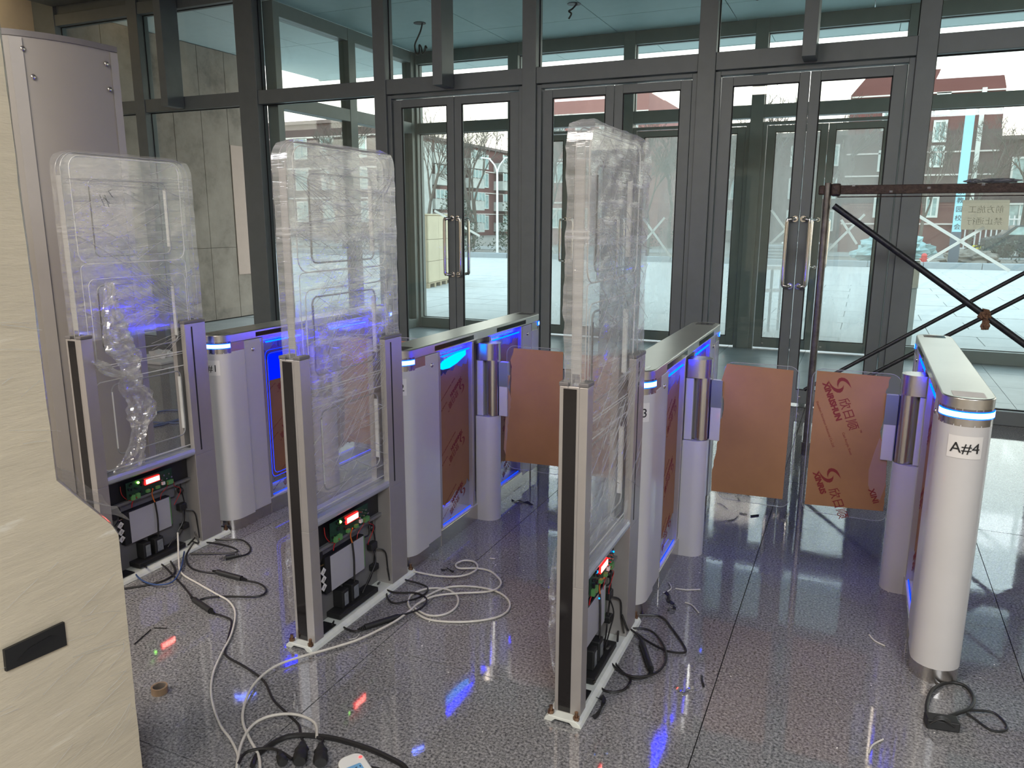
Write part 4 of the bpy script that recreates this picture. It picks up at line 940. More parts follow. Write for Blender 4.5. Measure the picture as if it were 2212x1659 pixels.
bunch(a1, -2.915, [(2.27, 1.34, .01), (2.27, 1.25, .03), (2.28, 1.15, .05), (2.30, 1.05, .06), (2.33, .98, .05), (2.33, .90, .045), (2.36, .82, .07), (2.37, .74, .06), (2.34, .66, .03), (2.31, .58, .05), (2.28, .52, .06)], 2)
bunch(a1, -2.905, [(2.17, 1.02, .02), (2.22, 0.97, .03), (2.28, 0.94, .03), (2.34, 0.92, .03)], 6)
for mat_, ang in (('ink', -35),):
    MB().bar((-2.919, 2.300, 1.700), (-2.919, 2.318, 1.655), 0.001, 0.0025).bar((-2.919, 2.318, 1.690), (-2.919, 2.345, 1.665), 0.001, 0.0025).bar((-2.919, 2.325, 1.700), (-2.919, 2.340, 1.650), 0.001, 0.0025).bar((-2.919, 2.345, 1.715), (-2.919, 2.362, 1.690), 0.001, 0.0025).bar((-2.919, 2.345, 1.715), (-2.919, 2.360, 1.722), 0.001, 0.0025).build('pen_marks', 'ink', s1_)
# loose film tails at the near uprights
def tail(par, x, y, z0, z1, wd, seed):
    m = MB(); n = 26; vs = []
    for k in range(n + 1):
        z = z0 + (z1 - z0) * k / n; e_ = max(0.0, math.sin(PI * k / n)) ** 0.6
        for j in range(6):
            q = j / 5; nn = noise.noise(Vector((seed, z * 12, q * 2)))
            vs.append((x - wd * e_ * q * (0.75 + 0.5 * nn), y + 0.012 * nn - 0.02 * q, z))
    fs = [(k * 6 + j, k * 6 + j + 1, (k + 1) * 6 + j + 1, (k + 1) * 6 + j) for k in range(n) for j in range(5)]
    m.add(vs, fs).build('film_tail', 'stretch_film', par, smooth=True)
tail(a3, -0.795, 2.13, 0.16, 0.60, 0.03, 3); tail(a2, -1.86, 2.13, 0.10, 0.46, 0.035, 5)
# ------------------------------------------------------------------ tall white column cabinet, far left
t = thing('column_cabinet', 'tall off-white cabinet with a curved screwed face panel, behind the leftmost antenna gate', 'cabinet', (-3.72, 2.72, 0))
face = [(-3.655, 2.495), (-3.62, 2.55), (-3.585, 2.62), (-3.56, 2.69), (-3.545, 2.76), (-3.538, 2.84), (-3.537, 2.97)]
MB().prism([(-3.95, 2.50), (-3.70, 2.46)] + face + [(-3.95, 2.98)], 'z', 0.0, 2.425).build('body', 'tower_white', t, smooth=True)
MB().prism([(-3.955, 2.495), (-3.70, 2.452)] + [(p[0] + 0.006, p[1]) for p in face] + [(-3.955, 2.985)], 'z', 2.425, 2.452).build('top_cap', 'tower_cap', t, smooth=True)
MB().prism([(-3.712, 2.452), (-3.700, 2.450), (-3.690, 2.462), (-3.700, 2.475)], 'z', 0, 2.424).build('black_inlay', 'brown_black', t)
for (a, b) in (((-3.653, 2.492), (-3.625, 2.535)), ((-3.5365, 2.93), (-3.5365, 2.972))):
    MB().prism([a, b, (b[0] + 0.004, b[1] - 0.001), (a[0] + 0.004, a[1] - 0.002)], 'z', 0.02, 2.42).build('edge_trim', 'tower_trim', t)
for (x, y, z) in ((-3.625, 2.535, 2.37), (-3.610, 2.560, 2.25), (-3.534, 2.90, 2.36), (-3.534, 2.905, 2.24)):
    s = MB().ball((x + 0.004, y, z), 0.013, 14, 6, (0.5, 1, 1)); s.build('screw', 'steel', t, smooth=True)
MB().ball((-3.70, 2.455, 1.42), 0.004, 8, 6).build('status_lamp', 'led_green', t)

# foam and film wrapped pedestal, near left
t = thing('wrapped_pedestal', 'beige pedestal wrapped in foam and stretch film with a black slot, at the near left', 'pedestal', (-2.0, 0.9, 0))
NZ = 70; m = MB(); vs = []
def prof_y(z):
    if z > 0.985: return 1.170
    if z > 0.80: return 1.170 + (0.985 - z) / 0.185 * 0.150
    return 1.320 - 0.010 * (0.8 - z)
K = 40
for k in range(NZ + 1):
    z = 2.30 * k / NZ
    yf = prof_y(z); yn = 0.55 - (0.10 if z < 0.9 else 0)
    ring = []
    rr = 0.014
    base = rrect(-2.20, -1.72, yn, yf, rr, 3)
    # resample perimeter
    per = [Vector(p) for p in base]; per.append(per[0]); L = [0]
    for i in range(len(per) - 1): L.append(L[-1] + (per[i + 1] - per[i]).length)
    for j in range(96):
        d = L[-1] * j / 96; i = max(q for q in range(len(L)) if L[q] <= d)
        f = (d - L[i]) / max(1e-6, L[i + 1] - L[i]); p = per[i].lerp(per[i + 1], f)
        n1 = noise.noise(Vector((p.x * 9, p.y * 9, z * 9))); n2 = noise.noise(Vector((p.x * 30, p.y * 30 + z * 18, z * 60)))
        c = Vector((-1.96, (yn + yf) / 2)); dd = (p - c).normalized(); ring.append((p.x + dd.x * (0.0022 * n1 + 0.001 * n2), p.y + dd.y * (0.0018 * n1 + 0.001 * n2), z))
    vs += ring
fs = [(k * 96 + j, k * 96 + (j + 1) % 96, (k + 1) * 96 + (j + 1) % 96, (k + 1) * 96 + j) for k in range(NZ) for j in range(96)]
fs += [tuple(range(95, -1, -1)), tuple(NZ * 96 + j for j in range(96))]
body = m.add(vs, fs).build('wrapped_body', 'wrapped_foam', t, smooth=True)
MB().prism([(0.975, 0.583), (1.123, 0.570), (1.124, 0.632), (0.977, 0.636)], 'x', -1.716, -1.708).build('slot_sticker', 'rubber', t)
MB().prism([(1.000, 0.596), (1.03, 0.612), (1.085, 0.616), (1.098, 0.608), (1.06, 0.599), (1.01, 0.590)], 'x', -1.708, -1.7065).build('slot_opening', 'black', t)
R = random.Random(4); m = MB()
for i in range(70):
    y = R.uniform(0.8, 1.26); z = R.uniform(0.05, 0.78) if i % 3 else R.uniform(1.0, 1.5); L = R.uniform(0.02, 0.14); a = math.radians(R.choice((28, 20, -12)) + R.uniform(-6, 6))
    if z > 0.9: y = R.uniform(0.7, 1.1)
    m.tube([(-1.712, y, z), (-1.710, y + L * math.cos(a) * 0.5, z + L * math.sin(a) * 0.5 + .002), (-1.712, min(1.28, y + L * math.cos(a)), z + L * math.sin(a))], R.choice((0.0004, 0.0006)), 4)
m.build('film_crease', 'crease', t, kind='stuff')
m = MB(); vs = []
for k in range(13):
    q = k / 12; y = 1.168 + 0.155 * q; z = 0.995 - 0.185 * q
    for j in range(8):
        a = j / 7; nn = noise.noise(Vector((k * 0.6, j * 0.7, 3))); vs.append((-1.70 - 0.5 * a, y + 0.008 + 0.008 * nn, z + 0.012 + 0.012 * nn))
m.add(vs, [(k * 8 + j, k * 8 + j + 1, (k + 1) * 8 + j + 1, (k + 1) * 8 + j) for k in range(12) for j in range(7)]).build('shoulder_film', 'stretch_film', t, smooth=True)

# ------------------------------------------------------------------ scaffold
t = thing('scaffold', 'rusty steel scaffold frame with crossing braces standing by the doors on the right', 'scaffold', (-0.24, 5.57, 0))
MB().tube([(-0.245, 5.57, 0), (-0.245, 5.57, 1.845)], 0.0235, 18).build('upright_tube', 'tube_old', t, smooth=True)
MB().tube([(-0.245, 5.57, 0), (-0.245, 5.57, 0.09)], 0.032, 18).build('foot_socket', 'tube_old', t, smooth=True)
MB().box(-0.185, 1.64, 5.545, 5.595, 1.772, 1.828).box(-0.185, 1.64, 5.55, 5.59, 1.752, 1.758).build('top_rail', 'rust', t, bevel=0.008)
MB().box(-0.222, -0.165, 5.53, 5.61, 1.76, 1.84).build('rail_bracket', 'rust', t, bevel=0.012)
MB().box(-0.30, -0.262, 5.555, 5.585, 1.77, 1.83).build('rail_bracket', 'rust', t, bevel=0.008)
MB().tube([(-0.20, 5.565, 1.700), (1.66, 5.60, 0.355)], 0.0205, 14).build('brace', 'brace_dark', t, smooth=True)
MB().tube([(-0.30, 5.85, 0.402), (0.95, 5.85, 1.281), (1.64, 5.85, 1.765)], 0.0135, 12).build('brace', 'brace_dark', t, smooth=True)
MB().tube([(-0.30, 6.35, 0.155), (1.05, 6.35, 1.094), (1.64, 6.35, 1.505)], 0.0155, 12).build('brace', 'brace_dark', t, smooth=True)
MB().tube([(-0.235, 6.9, 0), (-0.235, 6.9, 0.10)], 0.02, 12).build('rear_foot', 'brace_dark', t, smooth=True)
for x, z in ((0.12, 1.78), (0.33, 1.8), (0.62, 1.815), (-0.1, 1.82)):
    MB().box(x, x + 0.018, 5.5435, 5.5445, z, z + 0.012).build('paint_splash', 'tape_white', t)
MB().tube([(1.64, 5.57, 0), (1.64, 5.57, 1.845)], 0.0235, 18).build('upright_tube', 'tube_old', t, smooth=True)
def crumple(name, mat, label, cat, c, size, seed, n=26, par=None):
    m = MB(); nu, nv = n, max(8, n // 2); vs = [];
    for i in range(nv + 1):
        a = -PI / 2 + PI * i / nv
        for j in range(nu):
            b = 2 * PI * j / nu; d = Vector((math.cos(a) * math.cos(b), math.cos(a) * math.sin(b), math.sin(a)))
            k = 1 + 0.45 * noise.noise(d * 2.3 + Vector((seed, 0, 0))) + 0.3 * noise.noise(d * 6 + Vector((0, seed, 0)))
            vs.append((c[0] + size[0] * d.x * k, c[1] + size[1] * d.y * k, c[2] + max(-1.0, d.z * k) * size[2]))
    fs = [(i * nu + j, i * nu + (j + 1) % nu, (i + 1) * nu + (j + 1) % nu, (i + 1) * nu + j) for i in range(nv) for j in range(nu)]
    o = m.add(vs, fs).build(name, mat, par)
    if label: o['label'] = label; o['category'] = cat
    return o
crumple('plastic_scrap', 'grey_plastic', 'crumpled grey plastic bag lying on the top rail of the scaffold', 'bag', (0.71, 5.57, 1.842), (0.10, 0.03, 0.014), 3, 40)
crumple('plastic_scrap', 'grey_plastic', 'small grey plastic wad on the scaffold rail, left of the larger bag', 'bag', (0.575, 5.57, 1.842), (0.040, 0.02, 0.014), 8, 24)
t = thing('rag_knot', 'brown rag knotted around the crossing scaffold braces', 'rag', (0.735, 5.57, 0.96))
crumple('knot', 'rag', None, None, (0.728, 5.575, 1.028), (0.034, 0.040, 0.034), 5, 30, t); crumple('rag_tail', 'rag', None, None, (0.735, 5.545, 0.975), (0.022, 0.012, 0.034), 6, 24, t)
GP = {
 'white_a': [(-2.729, 2.369), (-2.571, 2.320), (-2.421, 2.279), (-2.330, 2.253), (-2.234, 2.188), (-2.128, 2.056), (-2.063, 1.941), (-1.999, 1.836), (-1.924, 1.748), (-1.837, 1.674), (-1.743, 1.611), (-1.664, 1.573), (-1.583, 1.518), (-1.502, 1.427)],
 'white_b': [(-1.831, 2.828), (-1.746, 2.819), (-1.628, 2.826), (-1.534, 2.874), (-1.507, 2.960), (-1.548, 3.023), (-1.603, 3.020), (-1.620, 2.968), (-1.586, 2.935), (-1.511, 2.969), (-1.437, 2.965), (-1.357, 2.900), (-1.338, 2.835), (-1.369, 2.778), (-1.474, 2.716), (-1.553, 2.653), (-1.584, 2.571), (-1.585, 2.497), (-1.595, 2.389), (-1.642, 2.233), (-1.699, 2.135), (-1.779, 2.019), (-1.815, 1.936), (-1.806, 1.831), (-1.760, 1.737), (-1.697, 1.658), (-1.611, 1.597), (-1.526, 1.544), (-1.442, 1.454)],
 'white_c': [(-1.589, 2.578), (-1.591, 2.658), (-1.546, 2.764), (-1.434, 2.816), (-1.316, 2.807), (-1.233, 2.731), (-1.231, 2.625), (-1.331, 2.530), (-1.475, 2.480), (-1.579, 2.517), (-1.630, 2.559), (-1.659, 2.636), (-1.623, 2.714), (-1.545, 2.741), (-1.469, 2.700), (-1.432, 2.618), (-1.446, 2.543), (-1.503, 2.509), (-1.588, 2.538)],
 'white_d': [(-1.421, 1.684), (-1.473, 1.739), (-1.555, 1.748), (-1.621, 1.713), (-1.646, 1.656), (-1.623, 1.580), (-1.558, 1.487), (-1.472, 1.400)],
 'black_a': [(-3.019, 2.678), (-2.983, 2.720), (-2.866, 2.728), (-2.759, 2.777), (-2.656, 2.731), (-2.608, 2.663), (-2.632, 2.605)],
 'black_b': [(-2.925, 2.589), (-2.895, 2.665), (-2.794, 2.686), (-2.682, 2.670), (-2.680, 2.630), (-2.856, 2.538)],
 'black_c': [(-2.859, 2.519), (-2.759, 2.441), (-2.674, 2.421), (-2.579, 2.438)],
 'black_d': [(-2.431, 2.434), (-2.333, 2.439), (-2.259, 2.400), (-2.257, 2.340), (-2.393, 2.278), (-2.453, 2.232), (-2.451, 2.184)],
 'black_e': [(-2.992, 2.373), (-2.900, 2.399), (-2.736, 2.330), (-2.592, 2.262), (-2.470, 2.197)],
 'black_f': [(-2.335, 2.154), (-2.243, 2.150), (-2.193, 2.124), (-2.095, 1.997), (-2.038, 1.935), (-1.917, 1.906), (-1.796, 1.866), (-1.692, 1.795), (-1.599, 1.755), (-1.525, 1.723), (-1.481, 1.681), (-1.422, 1.641)],
 'black_g': [(-2.860, 2.139), (-2.777, 2.226), (-2.746, 2.300), (-2.779, 2.378), (-2.914, 2.465), (-2.984, 2.520)],
 'blue_a': [(-3.010, 2.538), (-3.048, 2.461), (-2.974, 2.327), (-2.864, 2.246), (-2.743, 2.222), (-2.683, 2.269), (-2.745, 2.378), (-2.888, 2.535)],
 'black_h': [(-1.848, 2.736), (-1.748, 2.741), (-1.636, 2.723), (-1.609, 2.650), (-1.644, 2.575), (-1.689, 2.536), (-1.746, 2.573), (-1.821, 2.683)],
 'black_i': [(-1.827, 2.631), (-1.732, 2.603), (-1.636, 2.638), (-1.564, 2.602), (-1.554, 2.520), (-1.602, 2.435)],
 'black_j': [(-1.677, 2.308), (-1.705, 2.276), (-1.774, 2.288), (-1.830, 2.330)],
 'black_k': [(-0.757, 2.833), (-0.677, 2.886), (-0.620, 2.891), (-0.567, 2.826), (-0.491, 2.710), (-0.482, 2.665), (-0.545, 2.650), (-0.626, 2.685), (-0.704, 2.737), (-0.750, 2.731)],
 'black_l': [(-0.743, 2.614), (-0.732, 2.701), (-0.689, 2.751), (-0.624, 2.750), (-0.557, 2.662), (-0.529, 2.565), (-0.546, 2.473), (-0.608, 2.423), (-0.673, 2.440), (-0.725, 2.499), (-0.759, 2.606)],
 'black_m': [(-0.753, 2.742), (-0.692, 2.712), (-0.644, 2.659)],
 'black_n': [(-0.567, 2.495), (-0.573, 2.448), (-0.616, 2.419), (-0.682, 2.469), (-0.732, 2.547), (-0.764, 2.641)],
 'black_o': [(-0.771, 2.428), (-0.731, 2.351), (-0.676, 2.310), (-0.626, 2.339), (-0.615, 2.398), (-0.630, 2.428)],
 'black_p': [(-1.523, 1.511), (-1.543, 1.563), (-1.518, 1.659), (-1.412, 1.707), (-1.281, 1.719), (-1.173, 1.710), (-1.098, 1.689), (-1.036, 1.618)],
 'black_q': [(-1.555, 1.488), (-1.569, 1.542), (-1.508, 1.584), (-1.424, 1.572)],
 'black_r': [(-1.198, 1.649), (-1.123, 1.657), (-1.033, 1.640)],
 'loop_a': [(0.326, 2.578), (0.328, 2.659), (0.355, 2.780), (0.411, 2.859), (0.461, 2.858), (0.479, 2.790), (0.460, 2.711), (0.414, 2.650), (0.370, 2.598)],
 'loop_b': [(0.445, 2.693), (0.522, 2.731), (0.551, 2.702), (0.559, 2.659), (0.542, 2.631), (0.509, 2.623), (0.474, 2.656), (0.447, 2.678)],
 'floor_blue_a': [(-5.264, 4.375), (-5.312, 4.543), (-5.227, 4.636), (-5.039, 4.634), (-4.964, 4.514)],
 'floor_blue_b': [(-4.976, 4.155), (-4.939, 4.234), (-4.938, 4.393), (-4.858, 4.496), (-4.774, 4.405), (-4.885, 4.322), (-5.076, 4.265)],
 'scrap_black_a': [(-2.420, 1.853), (-2.451, 1.955)],
 'scrap_black_b': [(-2.450, 1.971), (-2.402, 1.989)],
 'sw_a': [(-0.666, 3.216), (-0.646, 3.171), (-0.654, 3.128), (-0.669, 3.112)],
 'sw_b': [(-0.628, 3.174), (-0.576, 3.183), (-0.525, 3.212)],
 'sw_c': [(-0.562, 3.064), (-0.530, 3.052), (-0.492, 3.000)],
 'sw_d': [(0.156, 3.102), (0.176, 3.062), (0.211, 3.038)],
 'sw_e': [(0.152, 2.347), (0.164, 2.390), (0.194, 2.433)],
 'sw_f': [(-0.642, 4.329), (-0.611, 4.318), (-0.570, 4.257)],
 'sb_a': [(-0.659, 3.112), (-0.634, 3.086), (-0.630, 3.042), (-0.598, 3.021), (-0.593, 2.984), (-0.613, 2.966)],
 'sb_b': [(-0.394, 2.546), (-0.385, 2.509), (-0.374, 2.477)],
 'sb_c': [(-1.735, 3.860), (-1.683, 3.875), (-1.635, 3.865), (-1.597, 3.850)],
 'sb_d': [(-1.182, 2.950), (-1.157, 2.942), (-1.133, 2.948)],
 'sb_e': [(-0.726, 2.270), (-0.711, 2.262), (-0.685, 2.260), (-0.672, 2.277)],
 'sb_f': [(-0.669, 2.267), (-0.663, 2.208), (-0.670, 2.149)],
 'sb_g': [(-0.502, 4.226), (-0.481, 4.220), (-0.459, 4.223)],
 'sb_h': [(-0.437, 4.203), (-0.399, 4.235)],
 'sb_i': [(-0.545, 4.079), (-0.515, 4.108), (-0.500, 4.174)],
 'sb_j': [(-0.547, 4.465), (-0.522, 4.417)],
 'foil': [(-0.467, 2.435), (-0.435, 2.420), (-0.417, 2.449), (-0.396, 2.449)],
 'sw_g': [(-1.690, 2.222), (-1.673, 2.241), (-1.676, 2.270)],
 'sw_h': [(-1.513, 3.112), (-1.487, 3.118)],
 'sb_k': [(-1.660, 2.896), (-1.637, 2.922), (-1.598, 2.903)],
}
def P3(key, z=0.006, zs=None): return [(p[0], p[1], (zs[i] if zs else z)) for i, p in enumerate(GP[key])]
def tagged(o, label, cat, group=None):
    o['label'] = label; o['category'] = cat
    if group: o['group'] = group
    return o
def cable(keys, r, mat, label, zoff=0.0, pre=None, post=None, name='cable', k=6):
    """keys: list of polyline names making one continuous cable"""
    pts = list(pre or [])
    for q in keys: pts += [(p[0], p[1], r + 0.001 + zoff) for p in GP[q]]
    pts += list(post or [])
    return tagged(MB().tube(smoothpts(pts, k), r, 8).build(name, mat, None, smooth=True), label, 'cable')
cable(['white_a'], 0.0042, 'cable_white', 'white network cable running from the reader of the leftmost antenna gate down the left side', 0.004, pre=[(-2.88, 2.50, 0.13), (-2.86, 2.48, 0.09), (-2.82, 2.44, 0.03)])
cable(['white_b'], 0.0046, 'cable_white', 'long white cable from the middle antenna gate that loops once and sweeps to the front', 0.008)
cable(['white_c'], 0.0046, 'cable_white', 'white cable coiled in wide flat loops beside the middle antenna gate', 0.0)
cable(['white_d'], 0.0046, 'cable_white', 'short white cable arching from the plug nearest the power strip', 0.014)
def plug_body(par, a, b, r=0.012, name='plug', ribs=True):
    a = Vector((a[0], a[1], r + 0.002)); b = Vector((b[0], b[1], r + 0.002)); d = b - a
    m = MB().tube([a, a + d * .12, a + d * .3, a + d * .5, a + d * .52, a + d * .8, b], r, 10); m.build(name, 'rubber', par, smooth=True)
    if ribs:
        for e0, s in ((a, -1), (b, 1)):
            for k in range(4): MB().tube([e0 + d.normalized() * (s * (0.004 + 0.007 * k)), e0 + d.normalized() * (s * (0.007 + 0.007 * k))], r * (0.65 - 0.07 * k), 8).build('strain_rib', 'rubber', par)
def power_lead(label, loc, segs, plugs, r=0.0042, mat='cable_black'):
    t = thing('power_lead', label, 'cable', (loc[0], loc[1], 0))
    for i, s in enumerate(segs):
        MB().tube(smoothpts(s, 6), r, 8).build('lead', mat, t, smooth=True)
    for a, b in plugs: plug_body(t, a, b)
    return t
def G(key, z=0.006, rise0=None, rise1=None):
    p = [(a, b, z) for a, b in GP[key]]
    if rise0: p = list(rise0) + p
    if rise1: p = p + list(rise1)
    return p
ja = GP['black_a']; A1 = (-2.86, 2.60)
power_lead('black power lead ending in a round connector beside A#1', A1, [G('black_a', 0.006, rise0=[(-2.89, 2.61, 0.09), (-2.86, 2.60, 0.04)])], [(GP['black_a'][-1], (GP['black_a'][-1][0] - 0.025, GP['black_a'][-1][1] - 0.035))])
power_lead('black lead looping once on the floor below A#1', A1, [G('black_b', 0.010, rise0=[(-2.89, 2.61, 0.06)])], [])
power_lead('black lead with two inline connectors winding forward from the leftmost antenna gate', A1,
           [G('black_c', 0.007, rise0=[(-2.87, 2.58, 0.05)]), G('black_d', 0.007), G('black_e', 0.010, rise0=[(-2.87, 2.30, 0.04)]), G('black_f', 0.006)],
           [(GP['black_c'][-1], GP['black_d'][0]), (GP['black_e'][-1], GP['black_f'][0])])
cable(['black_g'], 0.0045, 'cable_black', 'black cable curving from behind the wrapped pedestal to the leftmost antenna gate', 0.0)
cable(['blue_a'], 0.0036, 'cable_blue', 'thin blue network cable looped in front of the leftmost antenna gate', 0.012)
A2 = (-1.75, 2.6)
power_lead('black lead looping out of the middle antenna gate onto its base plate', A2, [G('black_h', 0.007, rise0=[(-1.80, 2.66, 0.10), (-1.79, 2.66, 0.05)])], [])
power_lead('black lead with an inline connector beside the middle antenna gate', A2, [G('black_i', 0.016, rise0=[(-1.80, 2.60, 0.05)]), G('black_j', 0.007, rise1=[(-1.79, 2.25, 0.028)])], [(GP['black_i'][-1], GP['black_j'][0])])
A3 = (-0.68, 2.6)
power_lead('black lead looping out to the right of the nearest antenna gate', A3, [G('black_k', 0.007, rise0=[(-0.72, 2.64, 0.12), (-0.70, 2.66, 0.05)])], [])
power_lead('black lead coiled with an inline connector at the foot of the nearest antenna gate', A3, [G('black_l', 0.014, rise0=[(-0.71, 2.42, 0.10)]), G('black_m', 0.020, rise0=[(-0.71, 2.55, 0.06)]), G('black_n', 0.007), G('black_o', 0.006, rise0=[(-0.71, 2.28, 0.05)])], [(GP['black_m'][-1], GP['black_n'][0])])
# power strip and its plugs, cut by the lower edge of the frame
t = thing('power_strip', 'white power strip with pale blue sockets at the bottom of the picture', 'power strip', (-1.30, 1.58, 0))
def rot2(c, p, a): return (c[0] + p[0] * math.cos(a) - p[1] * math.sin(a), c[1] + p[0] * math.sin(a) + p[1] * math.cos(a))
pc_, pa = (-1.178, 1.583), math.radians(147.5)
def rp(p): return rot2(pc_, p, pa)
MB().prism([rp(p) for p in rrect(-0.22, 0.115, -0.040, 0.040, 0.03, 6)], 'z', 0.0, 0.032).build('housing', 'strip_white', t, smooth=True, bevel=0.004)
for k in range(4):
    x0 = 0.062 - 0.062 * k
    s = MB().prism([rp(p) for p in rrect(x0 - 0.046, x0, -0.018, 0.034, 0.004, 2)], 'z', 0.0322, 0.0334).build('socket', 'socket_blue', t)
    for (dx, dy, w_, h_, a_) in ((-0.036, -0.010, .010, .003, 0.5), (-0.036, 0.014, .010, .003, -0.5), (-0.014, 0.0, .003, .006, 0), (-0.014, -0.012, .006, .003, 0), (-0.014, 0.012, .006, .003, 0)):
        c = (x0 + dx, dy); q = [rp(rot2(c, (u * w_ / 2, v * h_ / 2), a_)) for u, v in ((-1, -1), (1, -1), (1, 1), (-1, 1))]
        MB().prism(q, 'z', 0.0335, 0.0338).build('socket_hole', 'black', s)
MB().tube([(*rp((0.085, -0.028)), 0.0322), (*rp((0.085, -0.028)), 0.0335)], 0.0055, 14).build('power_lamp', 'led_power', t)
for i, (c, d, lab) in enumerate((((-1.335, 1.592), (-0.055, 0.072), 'black plug with a white cable, rightmost of three beside the power strip'), ((-1.395, 1.570), (-0.050, 0.075), 'black plug on the dark lead, middle of three beside the power strip'), ((-1.435, 1.545), (-0.050, 0.040), 'small black plug, leftmost of three beside the power strip'))):
    tp = thing('power_plug', lab, 'plug', (c[0], c[1], 0), 'black plugs beside the power strip')
    a = Vector((c[0], c[1], 0.022)); d = Vector((d[0], d[1], -0.003))
    sc_ = 1.0 if i < 2 else 0.7
    prof = [(0, .018), (.1, .022), (.35, .022), (.5, .018), (.6, .021), (.7, .016), (.85, .012), (1.0, .009)]
    m = MB(); vs = []; nn = 12
    dn = d.normalized(); sd = dn.cross(Vector((0, 0, 1))).normalized(); uu = sd.cross(dn)
    for q, rr in prof:
        cc = a + d * q
        vs += [cc + sd * (rr * sc_ * math.cos(2 * PI * j / nn)) + uu * (rr * 0.85 * sc_ * math.sin(2 * PI * j / nn)) for j in range(nn)]
    fs = [(i2 * nn + j, i2 * nn + (j + 1) % nn, (i2 + 1) * nn + (j + 1) % nn, (i2 + 1) * nn + j) for i2 in range(len(prof) - 1) for j in range(nn)] + [tuple(range(nn - 1, -1, -1)), tuple((len(prof) - 1) * nn + j for j in range(nn))]
    m.add(vs, fs).build('plug_body', 'rubber', tp, smooth=True)
    e1 = a + d
    if i == 0: MB().tube(smoothpts([e1, e1 + Vector((-0.008, 0.02, 0.0)), Vector((GP['white_d'][0][0], GP['white_d'][0][1], 0.02))], 4), 0.0045, 8).build('cord', 'cable_black', tp, smooth=True)
cable(['black_p'], 0.0080, 'cable_black', 'thick black rubber cable arching behind the power strip', 0.0)
cable(['black_q'], 0.0045, 'cable_black', 'thin black cable curving to the smallest plug by the power strip', 0.016)
cable(['black_r'], 0.0070, 'cable_black', 'thick black cable leaving the right end of the power strip', 0.0)
# roll of brown tape
t = thing('tape_roll', 'small roll of brown packing tape lying on the granite floor', 'tape roll', (-2.083, 1.665, 0))
tb = []
for k in range(28): a = 2 * PI * k / 28; tb.append((math.cos(a), math.sin(a)))
m = MB(); vs = []
for (r0, z) in ((0.027, 0), (0.027, 0.024), (0.022, 0.024), (0.022, 0)): vs += [(-2.083 + r0 * a, 1.672 + r0 * b, z) for a, b in tb]
m.add(vs, [(q * 28 + j, q * 28 + (j + 1) % 28, ((q + 1) % 4) * 28 + (j + 1) % 28, ((q + 1) % 4) * 28 + j) for q in range(4) for j in range(28)]).build('tape_ring', 'tape_brown', t, smooth=True)
m = MB(); vs = []
for (r0, z) in ((0.0219, 0), (0.0219, 0.0243), (0.0205, 0.0243), (0.0205, 0)): vs += [(-2.083 + r0 * a, 1.672 + r0 * b, z) for a, b in tb]
m.add(vs, [(q * 28 + j, q * 28 + (j + 1) % 28, ((q + 1) % 4) * 28 + (j + 1) % 28, ((q + 1) % 4) * 28 + j) for q in range(4) for j in range(28)]).build('core', 'card', t, smooth=True)
# dark looped cable with a boxy clip
t = thing('looped_cable', 'black looped cable with a boxy clip in front of turnstile A#4', 'cable', (0.38, 2.65, 0))
def L3(key, hs): return [(a, b, hs[i % len(hs)]) for i, (a, b) in enumerate(GP[key])]
MB().tube(smoothpts(L3('loop_a', [0.02, 0.02, 0.012, 0.008, 0.008, 0.010, 0.014, 0.018, 0.022]), 6), 0.0060, 10).build('loop', 'rubber', t, smooth=True)
MB().tube(smoothpts(L3('loop_b', [0.014, 0.006, 0.005, 0.005, 0.005, 0.005, 0.008, 0.014]), 6), 0.0040, 8).build('thin_loop', 'rubber', t, smooth=True)
q0 = GP['loop_a'][0]
MB().bar((q0[0] - 0.008, q0[1] - 0.005, 0.018), (q0[0] + 0.088, q0[1] + 0.012, 0.018), 0.045, 0.034).build('clip_box', 'rubber', t, bevel=0.004)
for k in range(3): MB().tube(smoothpts([(q0[0] + 0.004, q0[1] - 0.028 + 0.008 * k, 0.022), (q0[0] + 0.035, q0[1] - 0.026 + 0.008 * k, 0.046), (q0[0] + 0.075, q0[1] - 0.016 + 0.008 * k, 0.022)], 5), 0.0032, 6).build('wound_turn', 'rubber', t, smooth=True)
